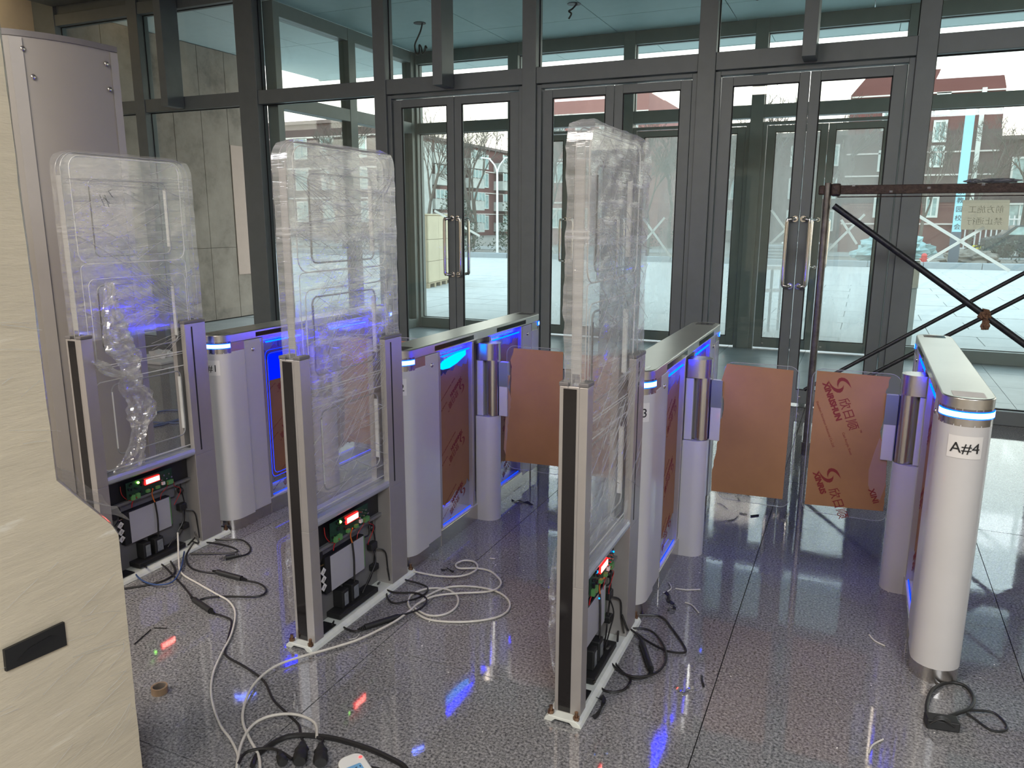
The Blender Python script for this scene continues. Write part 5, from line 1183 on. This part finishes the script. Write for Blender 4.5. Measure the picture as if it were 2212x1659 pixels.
# offcuts
for key, lab in (('sw_a', 'hooked white cable offcut by the plinth of A#3'), ('sw_b', 'straight white cable offcut to the right of A#3'), ('sw_c', 'curved white cable offcut below the straight one near A#3'), ('sw_d', 'curved white cable offcut left of A#4'), ('sw_e', 'bent cream cable offcut near the bottom right of the floor'), ('sw_f', 'thin pale wire offcut behind A#3'),
                 ('sw_g', 'small frayed white wire end beside the middle antenna gate'), ('sw_h', 'tiny white tube offcut beyond the white cable loops')):
    o = MB().tube(smoothpts([(a, b, 0.0035) for a, b in GP[key]], 5), 0.0030 if key in ('sw_a', 'sw_b', 'sw_c', 'sw_d', 'sw_e', 'sw_h') else 0.0016, 7).build('wire_offcut', 'cable_white', None, smooth=True); tagged(o, lab, 'offcut', 'cable offcuts on the floor')
def ribbon(key, w_, mat, lab, name='tape_scrap', seed=1):
    P = smoothpts([(a, b, 0) for a, b in GP[key]], 6); m = MB(); vs = []
    for i, p in enumerate(P):
        d = (P[min(i + 1, len(P) - 1)] - P[max(i - 1, 0)]).normalized(); s = Vector((-d.y, d.x, 0)); tw = 0.7 * math.sin(i * 0.5 + seed)
        hh = 0.003 + abs(tw) * w_ * 0.5
        for sg in (-1, 1):
            for th in (0, 0.0012): vs.append((p.x + s.x * w_ / 2 * sg * math.cos(tw), p.y + s.y * w_ / 2 * sg * math.cos(tw), hh + sg * w_ / 2 * math.sin(tw) + th))
    fs = []
    for i in range(len(P) - 1):
        a = i * 4; b = a + 4; fs += [(a, a + 2, b + 2, b), (a + 1, b + 1, b + 3, a + 3), (a, b, b + 1, a + 1), (a + 2, a + 3, b + 3, b + 2)]
    o = m.add(vs, fs).build(name, mat, None, smooth=True); return tagged(o, lab, 'scrap', 'tape scraps on the floor')
ribbon('sb_a', 0.014, 'rubber', 'twisted black tape scrap to the right of A#3'); ribbon('sb_c', 0.016, 'rubber', 'black tape scrap beyond A#2, between the turnstiles', seed=2)
ribbon('sb_b', 0.008, 'rubber', 'short upright-looking black scrap near the foil strip', seed=3); ribbon('sb_d', 0.012, 'grey_plastic', 'small black and silver scrap between the middle and the nearest antenna gates', seed=4)
ribbon('sb_f', 0.014, 'rubber', 'black tape strip hanging off the base plate of the nearest antenna gate', seed=5); ribbon('sb_e', 0.014, 'rubber', 'black tape curl on the near end of the base plate', seed=6)
ribbon('foil', 0.010, 'foil', 'crinkled silver foil strip on the floor in front of A#3', 'foil_strip', 7); ribbon('sb_k', 0.012, 'rubber', 'crumpled black scrap beside the small white cable loop', seed=8)
for key, lab in (('sb_g', 'short black wire offcut, leftmost below the brown wing panel of A#3'), ('sb_h', 'thick black sleeve offcut below the brown wing panel of A#3'), ('sb_i', 'bent black wire offcut nearest to A#3'), ('sb_j', 'tiny dark wire offcut just below the wing panel of A#3'),
                 ('scrap_black_a', 'thin dark wire offcut beside the wrapped pedestal'), ('scrap_black_b', 'short dark wire offcut near the wrapped pedestal')):
    o = MB().tube([(a, b, 0.004) for a, b in GP[key]], 0.0045 if key == 'sb_h' else 0.0022, 7).build('wire_offcut', 'rubber', None, smooth=True); tagged(o, lab, 'offcut', 'cable offcuts on the floor')
cable(['floor_blue_a', 'floor_blue_b'], 0.007, 'cable_blue', 'dark blue cable looped on the floor beyond the leftmost antenna gate', 0.0)
# dusty base plate and litter beyond the leftmost gate
t = thing('post_base', 'white splashed post base plate on the floor by the left glazing', 'base plate', (-7.35, 6.35, 0))
B(-7.65, -7.05, 6.1, 6.7, 0, 0.035).build('plate', 'white_metal', t, bevel=0.01); crumple('mortar', 'white_metal', None, None, (-7.35, 6.4, 0.05), (0.14, 0.12, 0.06), 4, 20, t)
crumple('paper_wad', 'label_paper', 'crumpled white paper wad on the floor seen through the leftmost antenna gate', 'litter', (-4.32, 3.93, 0.025), (0.05, 0.04, 0.022), 9, 20)
# fine litter
R = random.Random(12); m = MB()
for i in range(260):
    x, y = R.uniform(-3.2, 1.5), R.uniform(1.7, 6.5); s = R.uniform(0.001, 0.005)
    if R.random() < 0.4: x, y = R.gauss(-1.45, 0.25), R.gauss(3.6, 0.6)
    a = R.uniform(0, PI); c_, s_ = math.cos(a) * s, math.sin(a) * s
    m.add([(x - c_, y - s_, 0.0005), (x + s_ * .6, y - c_ * .6, 0.0005), (x + c_, y + s_, 0.0005), (x - s_ * .6, y + c_ * .6, 0.0005), (x, y, s * 0.7)], [(0, 1, 4), (1, 2, 4), (2, 3, 4), (3, 0, 4), (3, 2, 1, 0)])
o = m.build('debris', 'label_paper', None, kind='stuff'); o['label'] = 'fine pale crumbs and chips scattered over the granite floor'; o['category'] = 'debris'
# ------------------------------------------------------------------ outside: tapes, notice and props on and beyond the outer glass
def tape_cross(label, strips, w_=0.032, y=10.212):
    t = thing('tape_cross', label, 'tape', (strips[0][0][0], y, 1.2), 'white tape crosses on the outer glazing')
    for k, (a, b) in enumerate(strips):
        MB().bar((a[0], y - 0.001 * k, a[1]), (b[0], y - 0.001 * k, b[1]), 0.0008, w_, (0, 0, 1)).build('tape_strip', 'tape_white', t)
tape_cross('white tape strips stuck across the outer glass behind the first door pair', [((-5.87, 1.74), (-5.117, 1.375))], y=10.225)
tape_cross('white tape cross on the outer door left of the second door pair centre', [((-4.20, 1.30), (-3.895, 1.75)), ((-4.22, 1.62), (-3.92, 1.15))], 0.026, 10.19)
tape_cross('white tape cross seen beside the nearest antenna gate through the second door pair', [((-3.63, 1.69), (-3.16, 1.10)), ((-3.62, 1.10), (-3.14, 1.64))], 0.026, 10.19)
tape_cross('whole white tape cross between the nearest antenna gate and the door handle', [((-2.731, 1.69), (-2.29, 1.13)), ((-2.40, 1.643), (-2.76, 1.21))], 0.028, 10.19)
tape_cross('white tape cross behind the left handle of the third door pair', [((-1.075, 1.735), (-0.66, 1.20)), ((-1.06, 1.325), (-0.68, 1.72))], 0.028, 10.19)
tape_cross('white tape cross partly behind the scaffold brace in the third door pair', [((-0.019, 1.683), (-0.40, 1.24)), ((-0.27, 1.62), (-0.074, 1.336))], 0.028, 10.19)
tape_cross('large white tape cross on the right-hand fixed pane below the paper notice', [((0.556, 1.662), (1.519, 1.062)), ((0.693, 1.156), (1.22, 1.54))], 0.034, 10.225)
t = thing('paper_notice', 'cardboard-coloured paper notice with handwritten characters taped to the right-hand outer pane', 'notice', (1.21, 10.262, 1.51))
MB().prism([(0.981, 1.841), (1.437, 1.838), (1.458, 1.511), (0.993, 1.513)], 'y', 10.256, 10.258).build('sheet', 'card', t)
pbr('faint_ink', (0.27, 0.24, 0.20), 0.8, 0, 0)
for s_b, zz in (('\u524d\u65b9\u65bd\u5de5', 1.705), ('\u7981\u6b62\u901a\u884c', 1.575)):
    text('written_line', s_b, 0.088, 'faint_ink', t, (1.395, 10.2555, zz), (-1, 0, 0), (0, 0, 1), 0, bold=-0.001)
# white railing of the ramp
t = thing('ramp_railing', 'white metal railing of a ramp seen through the third door pair', 'railing', (-1.1, 12.0, 0))
for z in (0.93, 0.60): MB().bar((-1.45, 11.5, z + 0.02), (-0.95, 12.6, z - 0.03), 0.05, 0.05).build('rail', 'rail_white', t)
for k in range(5): q = k / 4; x, y = -1.42 + 0.45 * q, 11.57 + 0.95 * q; B(x - 0.018, x + 0.018, y - 0.03, y + 0.03, -0.02, 0.92).build('baluster', 'rail_white', t)
# pale metal box post at the right pane
t = thing('glass_clamp_post', 'short brushed metal post standing outside just right of the third door pair', 'post', (0.62, 11.2, 0))
B(0.60, 0.68, 11.2, 11.26, -0.02, 0.75).build('post', 'rail_white', t, bevel=0.004); B(0.59, 0.69, 11.19, 11.27, 0.75, 1.12).build('head', 'steel', t, bevel=0.02)
# crate on a pallet
t = thing('shipping_crate', 'tall beige plywood crate on a pallet standing on the plaza', 'crate', (-10.2, 17.2, 0))
c0 = Vector((-9.5, 16.2, 0)); dy_ = Vector((-0.45, 2.33, 0)); L = dy_.length; dy_.normalize(); dx_ = Vector((-dy_.y, dy_.x, 0))
def cr(u, v, z): p = c0 + dy_ * u + dx_ * v; return (p.x, p.y, z)
def cbox(u0, u1, v0, v1, z0, z1, nm, mt):
    vs = [cr(u, v, z) for z in (z0, z1) for u, v in ((u0, v0), (u1, v0), (u1, v1), (u0, v1))]
    return MB().add(vs, [(0, 3, 2, 1), (4, 5, 6, 7), (0, 1, 5, 4), (1, 2, 6, 5), (2, 3, 7, 6), (3, 0, 4, 7)]).build(nm, mt, t)
cbox(0.03, L - 0.03, 0.03, 1.07, 0.11, 1.72, 'core', 'plywood_dark')
for k in range(3):
    for zz0, zz1 in ((0.12, 0.62), (0.63, 1.14), (1.15, 1.70)): cbox(0.02 + k * (L - 0.04) / 3, 0.01 + (k + 1) * (L - 0.04) / 3, -0.015, 0.03, zz0, zz1, 'panel', 'plywood')
for zz0, zz1 in ((0.12, 0.62), (0.63, 1.14), (1.15, 1.70)): cbox(-0.01, 0.03, 0.03, 1.07, zz0, zz1, 'panel', 'plywood_dark')
cbox(0, L, 0, 1.1, 1.72, 1.75, 'lid', 'plywood')
cbox(0, L, 0, 1.1, 0.08, 0.11, 'pallet_deck', 'plywood_dark')
for k in range(6): cbox(0.02 + k * 0.44, 0.14 + k * 0.44, 0, 1.1, -0.02, 0.08, 'pallet_block', 'plywood_dark')
# street lamp
t = thing('street_lamp', 'white two-armed street lamp beyond the plaza behind the first door pair', 'lamp', (-15.6, 33, 0))
MB().tube([(-15.6, 33, 0), (-15.6, 33, 3.9)], 0.06, 10, r1=0.045).build('pole', 'lamp_white', t, smooth=True)
for s in (-1, 1):
    MB().tube(smoothpts([(-15.6, 33, 3.7), (-15.6 + s * 0.12, 33, 4.05), (-15.6 + s * 0.42, 33, 4.38)], 5), 0.035, 8).build('arm', 'lamp_white', t, smooth=True)
    MB().bar((-15.6 + s * 0.36, 33, 4.36), (-15.6 + s * 0.80, 33, 4.42), 0.16, 0.06).build('lamp_head', 'lamp_white', t, bevel=0.02)
# sign post
t = thing('sign_post', 'light blue sign post with dark characters on a slate-coloured foot', 'sign', (2.95, 31.6, 0))
B(2.78, 3.10, 31.55, 31.72, 0, 1.25).build('foot', 'slate_post', t); sb = B(2.80, 3.08, 31.56, 31.71, 1.25, 5.6).build('board', 'sign_blue', t)
for k, ch in enumerate('\u5bb6\u6559\u56ed\u6821\u4f1a'): text('sign_character', ch, 0.22, 'ink', sb, (2.83, 31.552, 2.55 - 0.30 * k), (1, 0, 0), (0, 0, 1), 0)
t = thing('fire_hydrant', 'small red fire hydrant at the kerb beyond the plaza', 'hydrant', (2.02, 31.4, 0))
MB().tube([(2.02, 31.5, 0), (2.02, 31.5, 0.06), (2.02, 31.5, 0.0601), (2.02, 31.5, 0.34), (2.02, 31.5, 0.40)], 0.09, 12).build('barrel', 'red_paint', t, smooth=True); MB().ball((2.02, 31.5, 0.40), 0.10, 12, 6).build('cap', 'red_paint', t, smooth=True); MB().cyl((1.88, 31.5, 0.28), (2.16, 31.5, 0.28), 0.045, 10).build('outlet', 'red_paint', t)
t = thing('hazard_bollard', 'yellow and black striped bollard right of the sign post', 'bollard', (4.4, 38.5, 0))
B(4.25, 4.55, 38.4, 38.6, 0.0, 0.62).build('body', 'yellow_paint', t)
for k in range(3): MB().bar((4.24, 38.39, 0.10 + k * 0.2), (4.56, 38.39, 0.24 + k * 0.2), 0.01, 0.07).build('stripe', 'ink', t)
o = crumple('tarpaulin_heap', 'tarp', 'pale blue tarpaulin heaped over building materials behind the kerb', 'tarpaulin', (1.0, 33.2, 0.45), (1.25, 0.7, 0.62), 3, 40)
o = crumple('stone_heap', 'soil', 'low heap of stones and wood scraps beside the sign post', 'heap', (3.6, 32.6, 0.2), (0.9, 0.5, 0.35), 5, 40)
t = thing('board_stack', 'stack of grey boards with a white sheet on top, behind the third door pair', 'stack', (-2.9, 33.5, 0))
for k in range(5): B(-4.6 + 0.1 * k, -2.6 + 0.05 * k, 33.2, 34.2, 0.02 + 0.13 * k, 0.12 + 0.13 * k).build('board', 'kerb_stone', t)
B(-3.0, -1.6, 33.0, 33.8, 0.72, 0.78).build('white_sheet', 'tape_white', t); crumple('plastic_cover', 'grey_plastic', None, None, (-2.2, 33.3, 0.36), (0.75, 0.35, 0.34), 7, 36, t)
# parked car
t = thing('parked_car', 'dark car parked on the road behind the paper notice', 'car', (7.0, 41.0, 0))
prof = [(4.9, 0.35), (4.9, 0.85), (5.5, 1.0), (6.0, 1.45), (7.5, 1.5), (8.2, 1.05), (8.9, 0.9), (9.0, 0.35)]
MB().prism(prof, 'y', 40.2, 41.9).build('body', 'car_dark', t, bevel=0.05)
MB().prism([(5.75, 1.05), (6.08, 1.38), (7.42, 1.42), (7.95, 1.05)], 'y', 40.19, 40.2).build('window', 'window_pale', t)
for x in (5.7, 8.2):
    for y0, y1 in ((40.1, 40.3), (41.8, 42.0)): MB().cyl((x, y0, 0.36), (x, y1, 0.36), 0.31, 18).build('wheel', 'rubber', t)
# hedge, conifers and bare trees
def scatter_blob(m, c, size, n, R, leaf=0.12):
    for i in range(n):
        d = Vector((R.gauss(0, 1), R.gauss(0, 1), R.gauss(0, 1))).normalized() * (R.random() ** 0.4)
        p = Vector((c[0] + d.x * size[0], c[1] + d.y * size[1], c[2] + d.z * size[2])); a = Vector((R.uniform(-1, 1), R.uniform(-1, 1), R.uniform(-1, 1))) * leaf; b = Vector((R.uniform(-1, 1), R.uniform(-1, 1), R.uniform(-1, 1))) * leaf
        m.add([p, p + a, p + b], [(0, 1, 2)])
def conifer(x, y, h, w_, label, seed):
    R = random.Random(seed); t = thing('conifer', label, 'tree', (x, y, 0), 'conifers behind the plaza')
    MB().tube([(x, y, 0), (x, y, h)], 0.07, 6, r1=0.02).build('trunk', 'bark', t)
    m = MB()
    for k in range(9):
        q = k / 8; r = w_ * (1 - q) ** 0.8 + 0.1; scatter_blob(m, (x, y, 0.35 + q * (h - 0.3)), (r, r, h / 9), int(420 * (1 - q * 0.7)), R, 0.11)
    m.build('needles', 'needles', t, kind='stuff')
conifer(-18.9, 35, 3.6, 1.5, 'bushy dark green conifer left of the street lamp', 1); conifer(-15.2, 34.6, 3.2, 1.5, 'bushy dark green conifer just right of the street lamp', 2); conifer(-22.6, 34, 3.0, 1.2, 'small dark conifer behind the beige crate', 3)
R = random.Random(3)
for hi, (x0, x1, y, h, lab) in enumerate(((-60, -26, 34.5, 2.2, 'dull green hedge beyond the left side glazing'), (-13.5, -5.5, 44.5, 1.3, 'low dark hedge behind the second door pair'), (3.8, 14, 36.5, 1.0, 'clipped dark hedge behind the paper notice'))):
    m = MB()
    for k in range(int((x1 - x0) * 2)): scatter_blob(m, (x0 + (k + 0.5) / 2, y, h * 0.5), (0.35, 0.45, h * 0.55), 90, R, 0.10)
    o = m.build('hedge', 'hedge', None, kind='stuff'); o['label'] = lab; o['category'] = 'hedge'
def bare_tree(x, y, h, seed, label, spread=0.5):
    R = random.Random(seed); t = thing('bare_tree', label, 'tree', (x, y, 0), 'leafless trees beyond the plaza')
    tr, br = MB(), MB()
    def grow(p, d, L, r, lev):
        q = p + d * L; mid = (p + q) / 2 + Vector((R.uniform(-1, 1), R.uniform(-1, 1), 0)) * L * 0.05
        (tr if lev == 0 else br).tube([p, mid, q], r, 5 if lev < 2 else 3, r1=r * 0.68, caps=False)
        if lev >= 6: return
        n = 3 if lev < 5 else 4
        for i in range(n):
            a = R.uniform(0, 2 * PI); s = R.uniform(0.25, spread + 0.12 * lev)
            nd = (d + Vector((math.cos(a) * s, math.sin(a) * s, R.uniform(0.0, 0.25)))).normalized()
            st = p.lerp(q, R.uniform(0.55, 1.0)) if i else q
            grow(st, nd, L * R.uniform(0.58, 0.78), max(0.007, r * 0.58), lev + 1)
    grow(Vector((x, y, 0)), Vector((R.uniform(-.06, .06), 0, 1)).normalized(), h * 0.30, 0.014 * h, 0)
    tr.build('trunk', 'bark', t, smooth=True); br.build('branches', 'bark', t, kind='stuff')
for i, (x, y, h, sp, lab) in enumerate(((-33, 44, 9.5, .45, 'leafless tree behind the side glazing, left of its mullion'), (-28, 46, 9.0, .45, 'leafless tree seen through the side glazing next to the first door'), (-24.5, 42, 9.5, .5, 'leafless tree behind the first door pair, above the crate'),
        (-20.5, 40, 8.6, .4, 'leafless tree left of the street lamp'), (-17.5, 44, 9.8, .45, 'tall leafless tree directly behind the street lamp'), (-14.6, 42, 8.0, .5, 'leafless tree just right of the street lamp'), (-10.5, 46, 8.4, .5, 'leafless tree behind the dusty second outer door'),
        (-7.0, 41, 7.5, .5, 'leafless tree behind the right leaf of the second door pair'), (-4.2, 39, 9.5, .5, 'leafless tree behind the left leaf of the third door pair'), (-1.9, 41, 8.6, .5, 'leafless tree behind the right leaf of the third door pair'),
        (2.2, 37.5, 6.4, .6, 'leafless tree in front of the red gable, by the sign post'), (6.4, 40.5, 7.6, .7, 'spreading leafless tree at the right edge of the view'), (8.6, 43, 7.8, .6, 'leafless tree beyond the right edge pane'), (-37.5, 50, 9.5, .4, 'distant leafless tree at the left of the side glazing'),
        (-26.5, 36, 8.5, .5, 'leafless tree rising just behind the beige crate'), (-12.4, 38, 8.0, .5, 'leafless tree left of the pinkish red block'), (-9.0, 35, 6.5, .55, 'small leafless tree behind the left leaf of the second door pair'), (-5.6, 34.5, 7.0, .55, 'leafless tree between the second and the third door pair'), (4.6, 43.0, 7.5, .6, 'leafless tree at the right corner of the red gable building'), (-19.2, 37.2, 8.5, .45, 'leafless tree between the crate and the street lamp'), (-16.2, 39.5, 8.0, .45, 'leafless tree just left of the lamp pole'))):
    bare_tree(x, y, h, 20 + i, lab, sp)
# buildings
def flat_window(par, c, w_, h_, axis, sgn, mat='window_pale'):
    """framed window set on a wall; axis 'y': wall faces -Y, axis 'x': wall faces +X"""
    x, y, z = c
    if axis == 'y':
        f = MB()
        f.box(x - w_ / 2 - .1, x + w_ / 2 + .1, y - .08, y, z - .1, z).box(x - w_ / 2 - .1, x + w_ / 2 + .1, y - .08, y, z + h_, z + h_ + .1).box(x - w_ / 2 - .1, x - w_ / 2, y - .08, y, z, z + h_).box(x + w_ / 2, x + w_ / 2 + .1, y - .08, y, z, z + h_).box(x - .03, x + .03, y - .07, y, z, z + h_)
        fo = f.build('window', 'window_frame', par); B(x - w_ / 2, x + w_ / 2, y - .03, y - .01, z, z + h_).build('pane', mat, fo)
    else:
        f = MB()
        f.box(x, x + .08, y - w_ / 2 - .1, y + w_ / 2 + .1, z - .1, z).box(x, x + .08, y - w_ / 2 - .1, y + w_ / 2 + .1, z + h_, z + h_ + .1).box(x, x + .08, y - w_ / 2 - .1, y - w_ / 2, z, z + h_).box(x, x + .08, y + w_ / 2, y + w_ / 2 + .1, z, z + h_).box(x, x + .07, y - .04, y + .04, z, z + h_)
        fo = f.build('window', 'window_frame', par); B(x + .01, x + .03, y - w_ / 2, y + w_ / 2, z, z + h_).build('pane', mat, fo)
t = thing('apartment_building', 'dusty brick building with tall pale windows, seen through the side glazing', 'building', (-46, 60, 0), 'red brick buildings around the plaza')
B(-58, -39.2, 60, 62, 0, 10.2).build('wall', 'dusty_brick', t); B(-58.3, -39.0, 59.8, 62.1, 10.2, 10.5).build('roof', 'roof_dark', t)
for z in (8.95, 6.2, 3.5): B(-58, -39.2, 59.92, 60, z, z + 0.14).build('band', 'band_white', t)
for x in (-55, -48.6, -45.6, -42.0):
    for z in (7.2, 4.4, 1.5): flat_window(t, (x, 60, z), 1.3, 1.7, 'y', 1)
B(-43.8, -43.5, 59.85, 60, 5.8, 9.4).build('downpipe', 'window_frame', t)
t = thing('apartment_building', 'red apartment block with stacked pale balconies receding behind the first door pair', 'building', (-41, 72, 0), 'red brick buildings around the plaza')
B(-46, -37.3, 62.5, 86, 0, 8.9).build('wall', 'red_render', t); B(-46, -37.0, 62.3, 86.2, 8.9, 9.15).build('roof', 'roof_dark', t)
for z in (2.2, 4.4, 6.6): B(-37.3, -37.2, 62.5, 86, z, z + 0.10).build('band', 'band_white', t)
for y in (64.8, 72.0, 79.5):
    for z in (0.9, 3.1, 5.3, 7.2):
        b_ = B(-37.3, -36.2, y - 1.5, y + 1.5, z - 0.5, z + 0.45).build('balcony', 'balcony', t); B(-36.25, -36.15, y - 1.4, y + 1.4, z + 0.5, z + 1.25).build('pane', 'window_pale', b_)
        for q in range(5): B(-36.2, -36.1, y - 1.5 + q * 0.73, y - 1.42 + q * 0.73, z + 0.45, z + 1.3).build('window_bar', 'window_frame', b_)
for y in (68.4, 75.8, 83):
    for z in (0.7, 2.9, 5.1, 7.0): flat_window(t, (-37.3, y, z), 1.4, 1.3, 'x', 1)
B(-37.3, -36, 60, 62.4, 0, 8.4).build('stair_bay', 'balcony', t)
t = thing('apartment_building', 'long dark building closing the view behind the street lamp', 'building', (-24, 88, 0), 'red brick buildings around the plaza')
B(-37, -16, 88, 95, 0, 9.2).build('wall', 'dusty_brick', t); B(-37.2, -15.8, 87.8, 95, 9.2, 9.5).build('roof', 'roof_dark', t)
for x in range(-35, -17, 3):
    for z in (1.2, 4.0, 6.8): flat_window(t, (x, 88, z), 1.4, 1.4, 'y', 1)
t = thing('apartment_building', 'pinkish red block behind the second door pair', 'building', (-18, 50, 0), 'red brick buildings around the plaza')
B(-19.6, -12.7, 48.5, 58, 0, 9.35).build('wall', 'pink_render', t); B(-12.7, -11.9, 48.6, 58, 0, 8.2).build('side_wing', 'pink_render', t)
for z in (8.15, 5.4, 2.7): B(-19.6, -12.7, 48.42, 48.5, z, z + 0.09).build('band', 'band_white', t)
for x in (-18.6, -16.9, -15.3, -13.8):
    for z in (6.9, 4.1, 1.2): flat_window(t, (x, 48.5, z), 0.8, 1.1, 'y', 1)
t = thing('apartment_building', 'tall red gable building behind the right-hand panes', 'building', (2, 45, 0), 'red brick buildings around the plaza')
MB().prism([(-1.25, 0), (5.62, 0), (5.55, 7.9), (5.3, 8.85), (2.4, 8.9), (-0.6, 8.72), (-1.25, 7.9)], 'y', 45, 53).build('wall', 'red_render', t)
B(-1.25, 5.62, 44.97, 45, 2.55, 6.0).build('dusty_face', 'dusty_brick', t)
for z in (7.75, 7.2, 4.95, 3.85, 1.45): B(-1.2, 5.58, 44.9, 44.97, z, z + 0.07).build('band', 'band_white', t)
for x, zz in ((2.95, (6.85, 5.55, 4.35, 1.9)), (0.6, (6.2, 4.2, 1.9))):
    for z in zz: flat_window(t, (x, 44.98, z), 0.42, 0.85, 'y', 1)
B(4.55, 4.75, 44.8, 44.97, 1.5, 7.9).build('downpipe', 'window_frame', t)
t = thing('apartment_building', 'lower brown building to the right of the red gable', 'building', (12, 50, 0), 'red brick buildings around the plaza')
B(6.0, 24, 50, 60, 0, 5.9).build('wall', 'dusty_brick', t); B(5.8, 24, 49.8, 60, 5.9, 6.1).build('roof', 'roof_dark', t)
for x in (7.5, 9.5, 11.5):
    for z in (1.2, 3.6): flat_window(t, (x, 50, z), 1.1, 1.3, 'y', 1)
t = thing('apartment_building', 'long grey block closing the view behind the third door pair', 'building', (-7, 64, 0), 'red brick buildings around the plaza')
B(-13.5, -1.6, 62, 70, 0, 7.6).build('wall', 'dusty_brick', t); B(-13.7, -1.4, 61.8, 70, 7.6, 7.9).build('roof', 'roof_dark', t)
for x in (-12, -9.6, -7.2, -4.8, -2.8):
    for z in (1.0, 3.3, 5.6): flat_window(t, (x, 62, z), 1.1, 1.3, 'y', 1)
t = thing('picket_fence', 'pale metal fence behind the parked car', 'fence', (8, 44, 0))
for k in range(40): B(4.0 + k * 0.22, 4.06 + k * 0.22, 44.0, 44.05, 0, 1.9).build('picket', 'rail_white', t)
for z in (0.3, 1.7): B(3.9, 12.8, 43.96, 44.0, z, z + 0.06).build('fence_rail', 'rail_white', t)

# ------------------------------------------------------------------ tidy
for o in list(sc.objects):
    if '_o' in o: del o['_o']
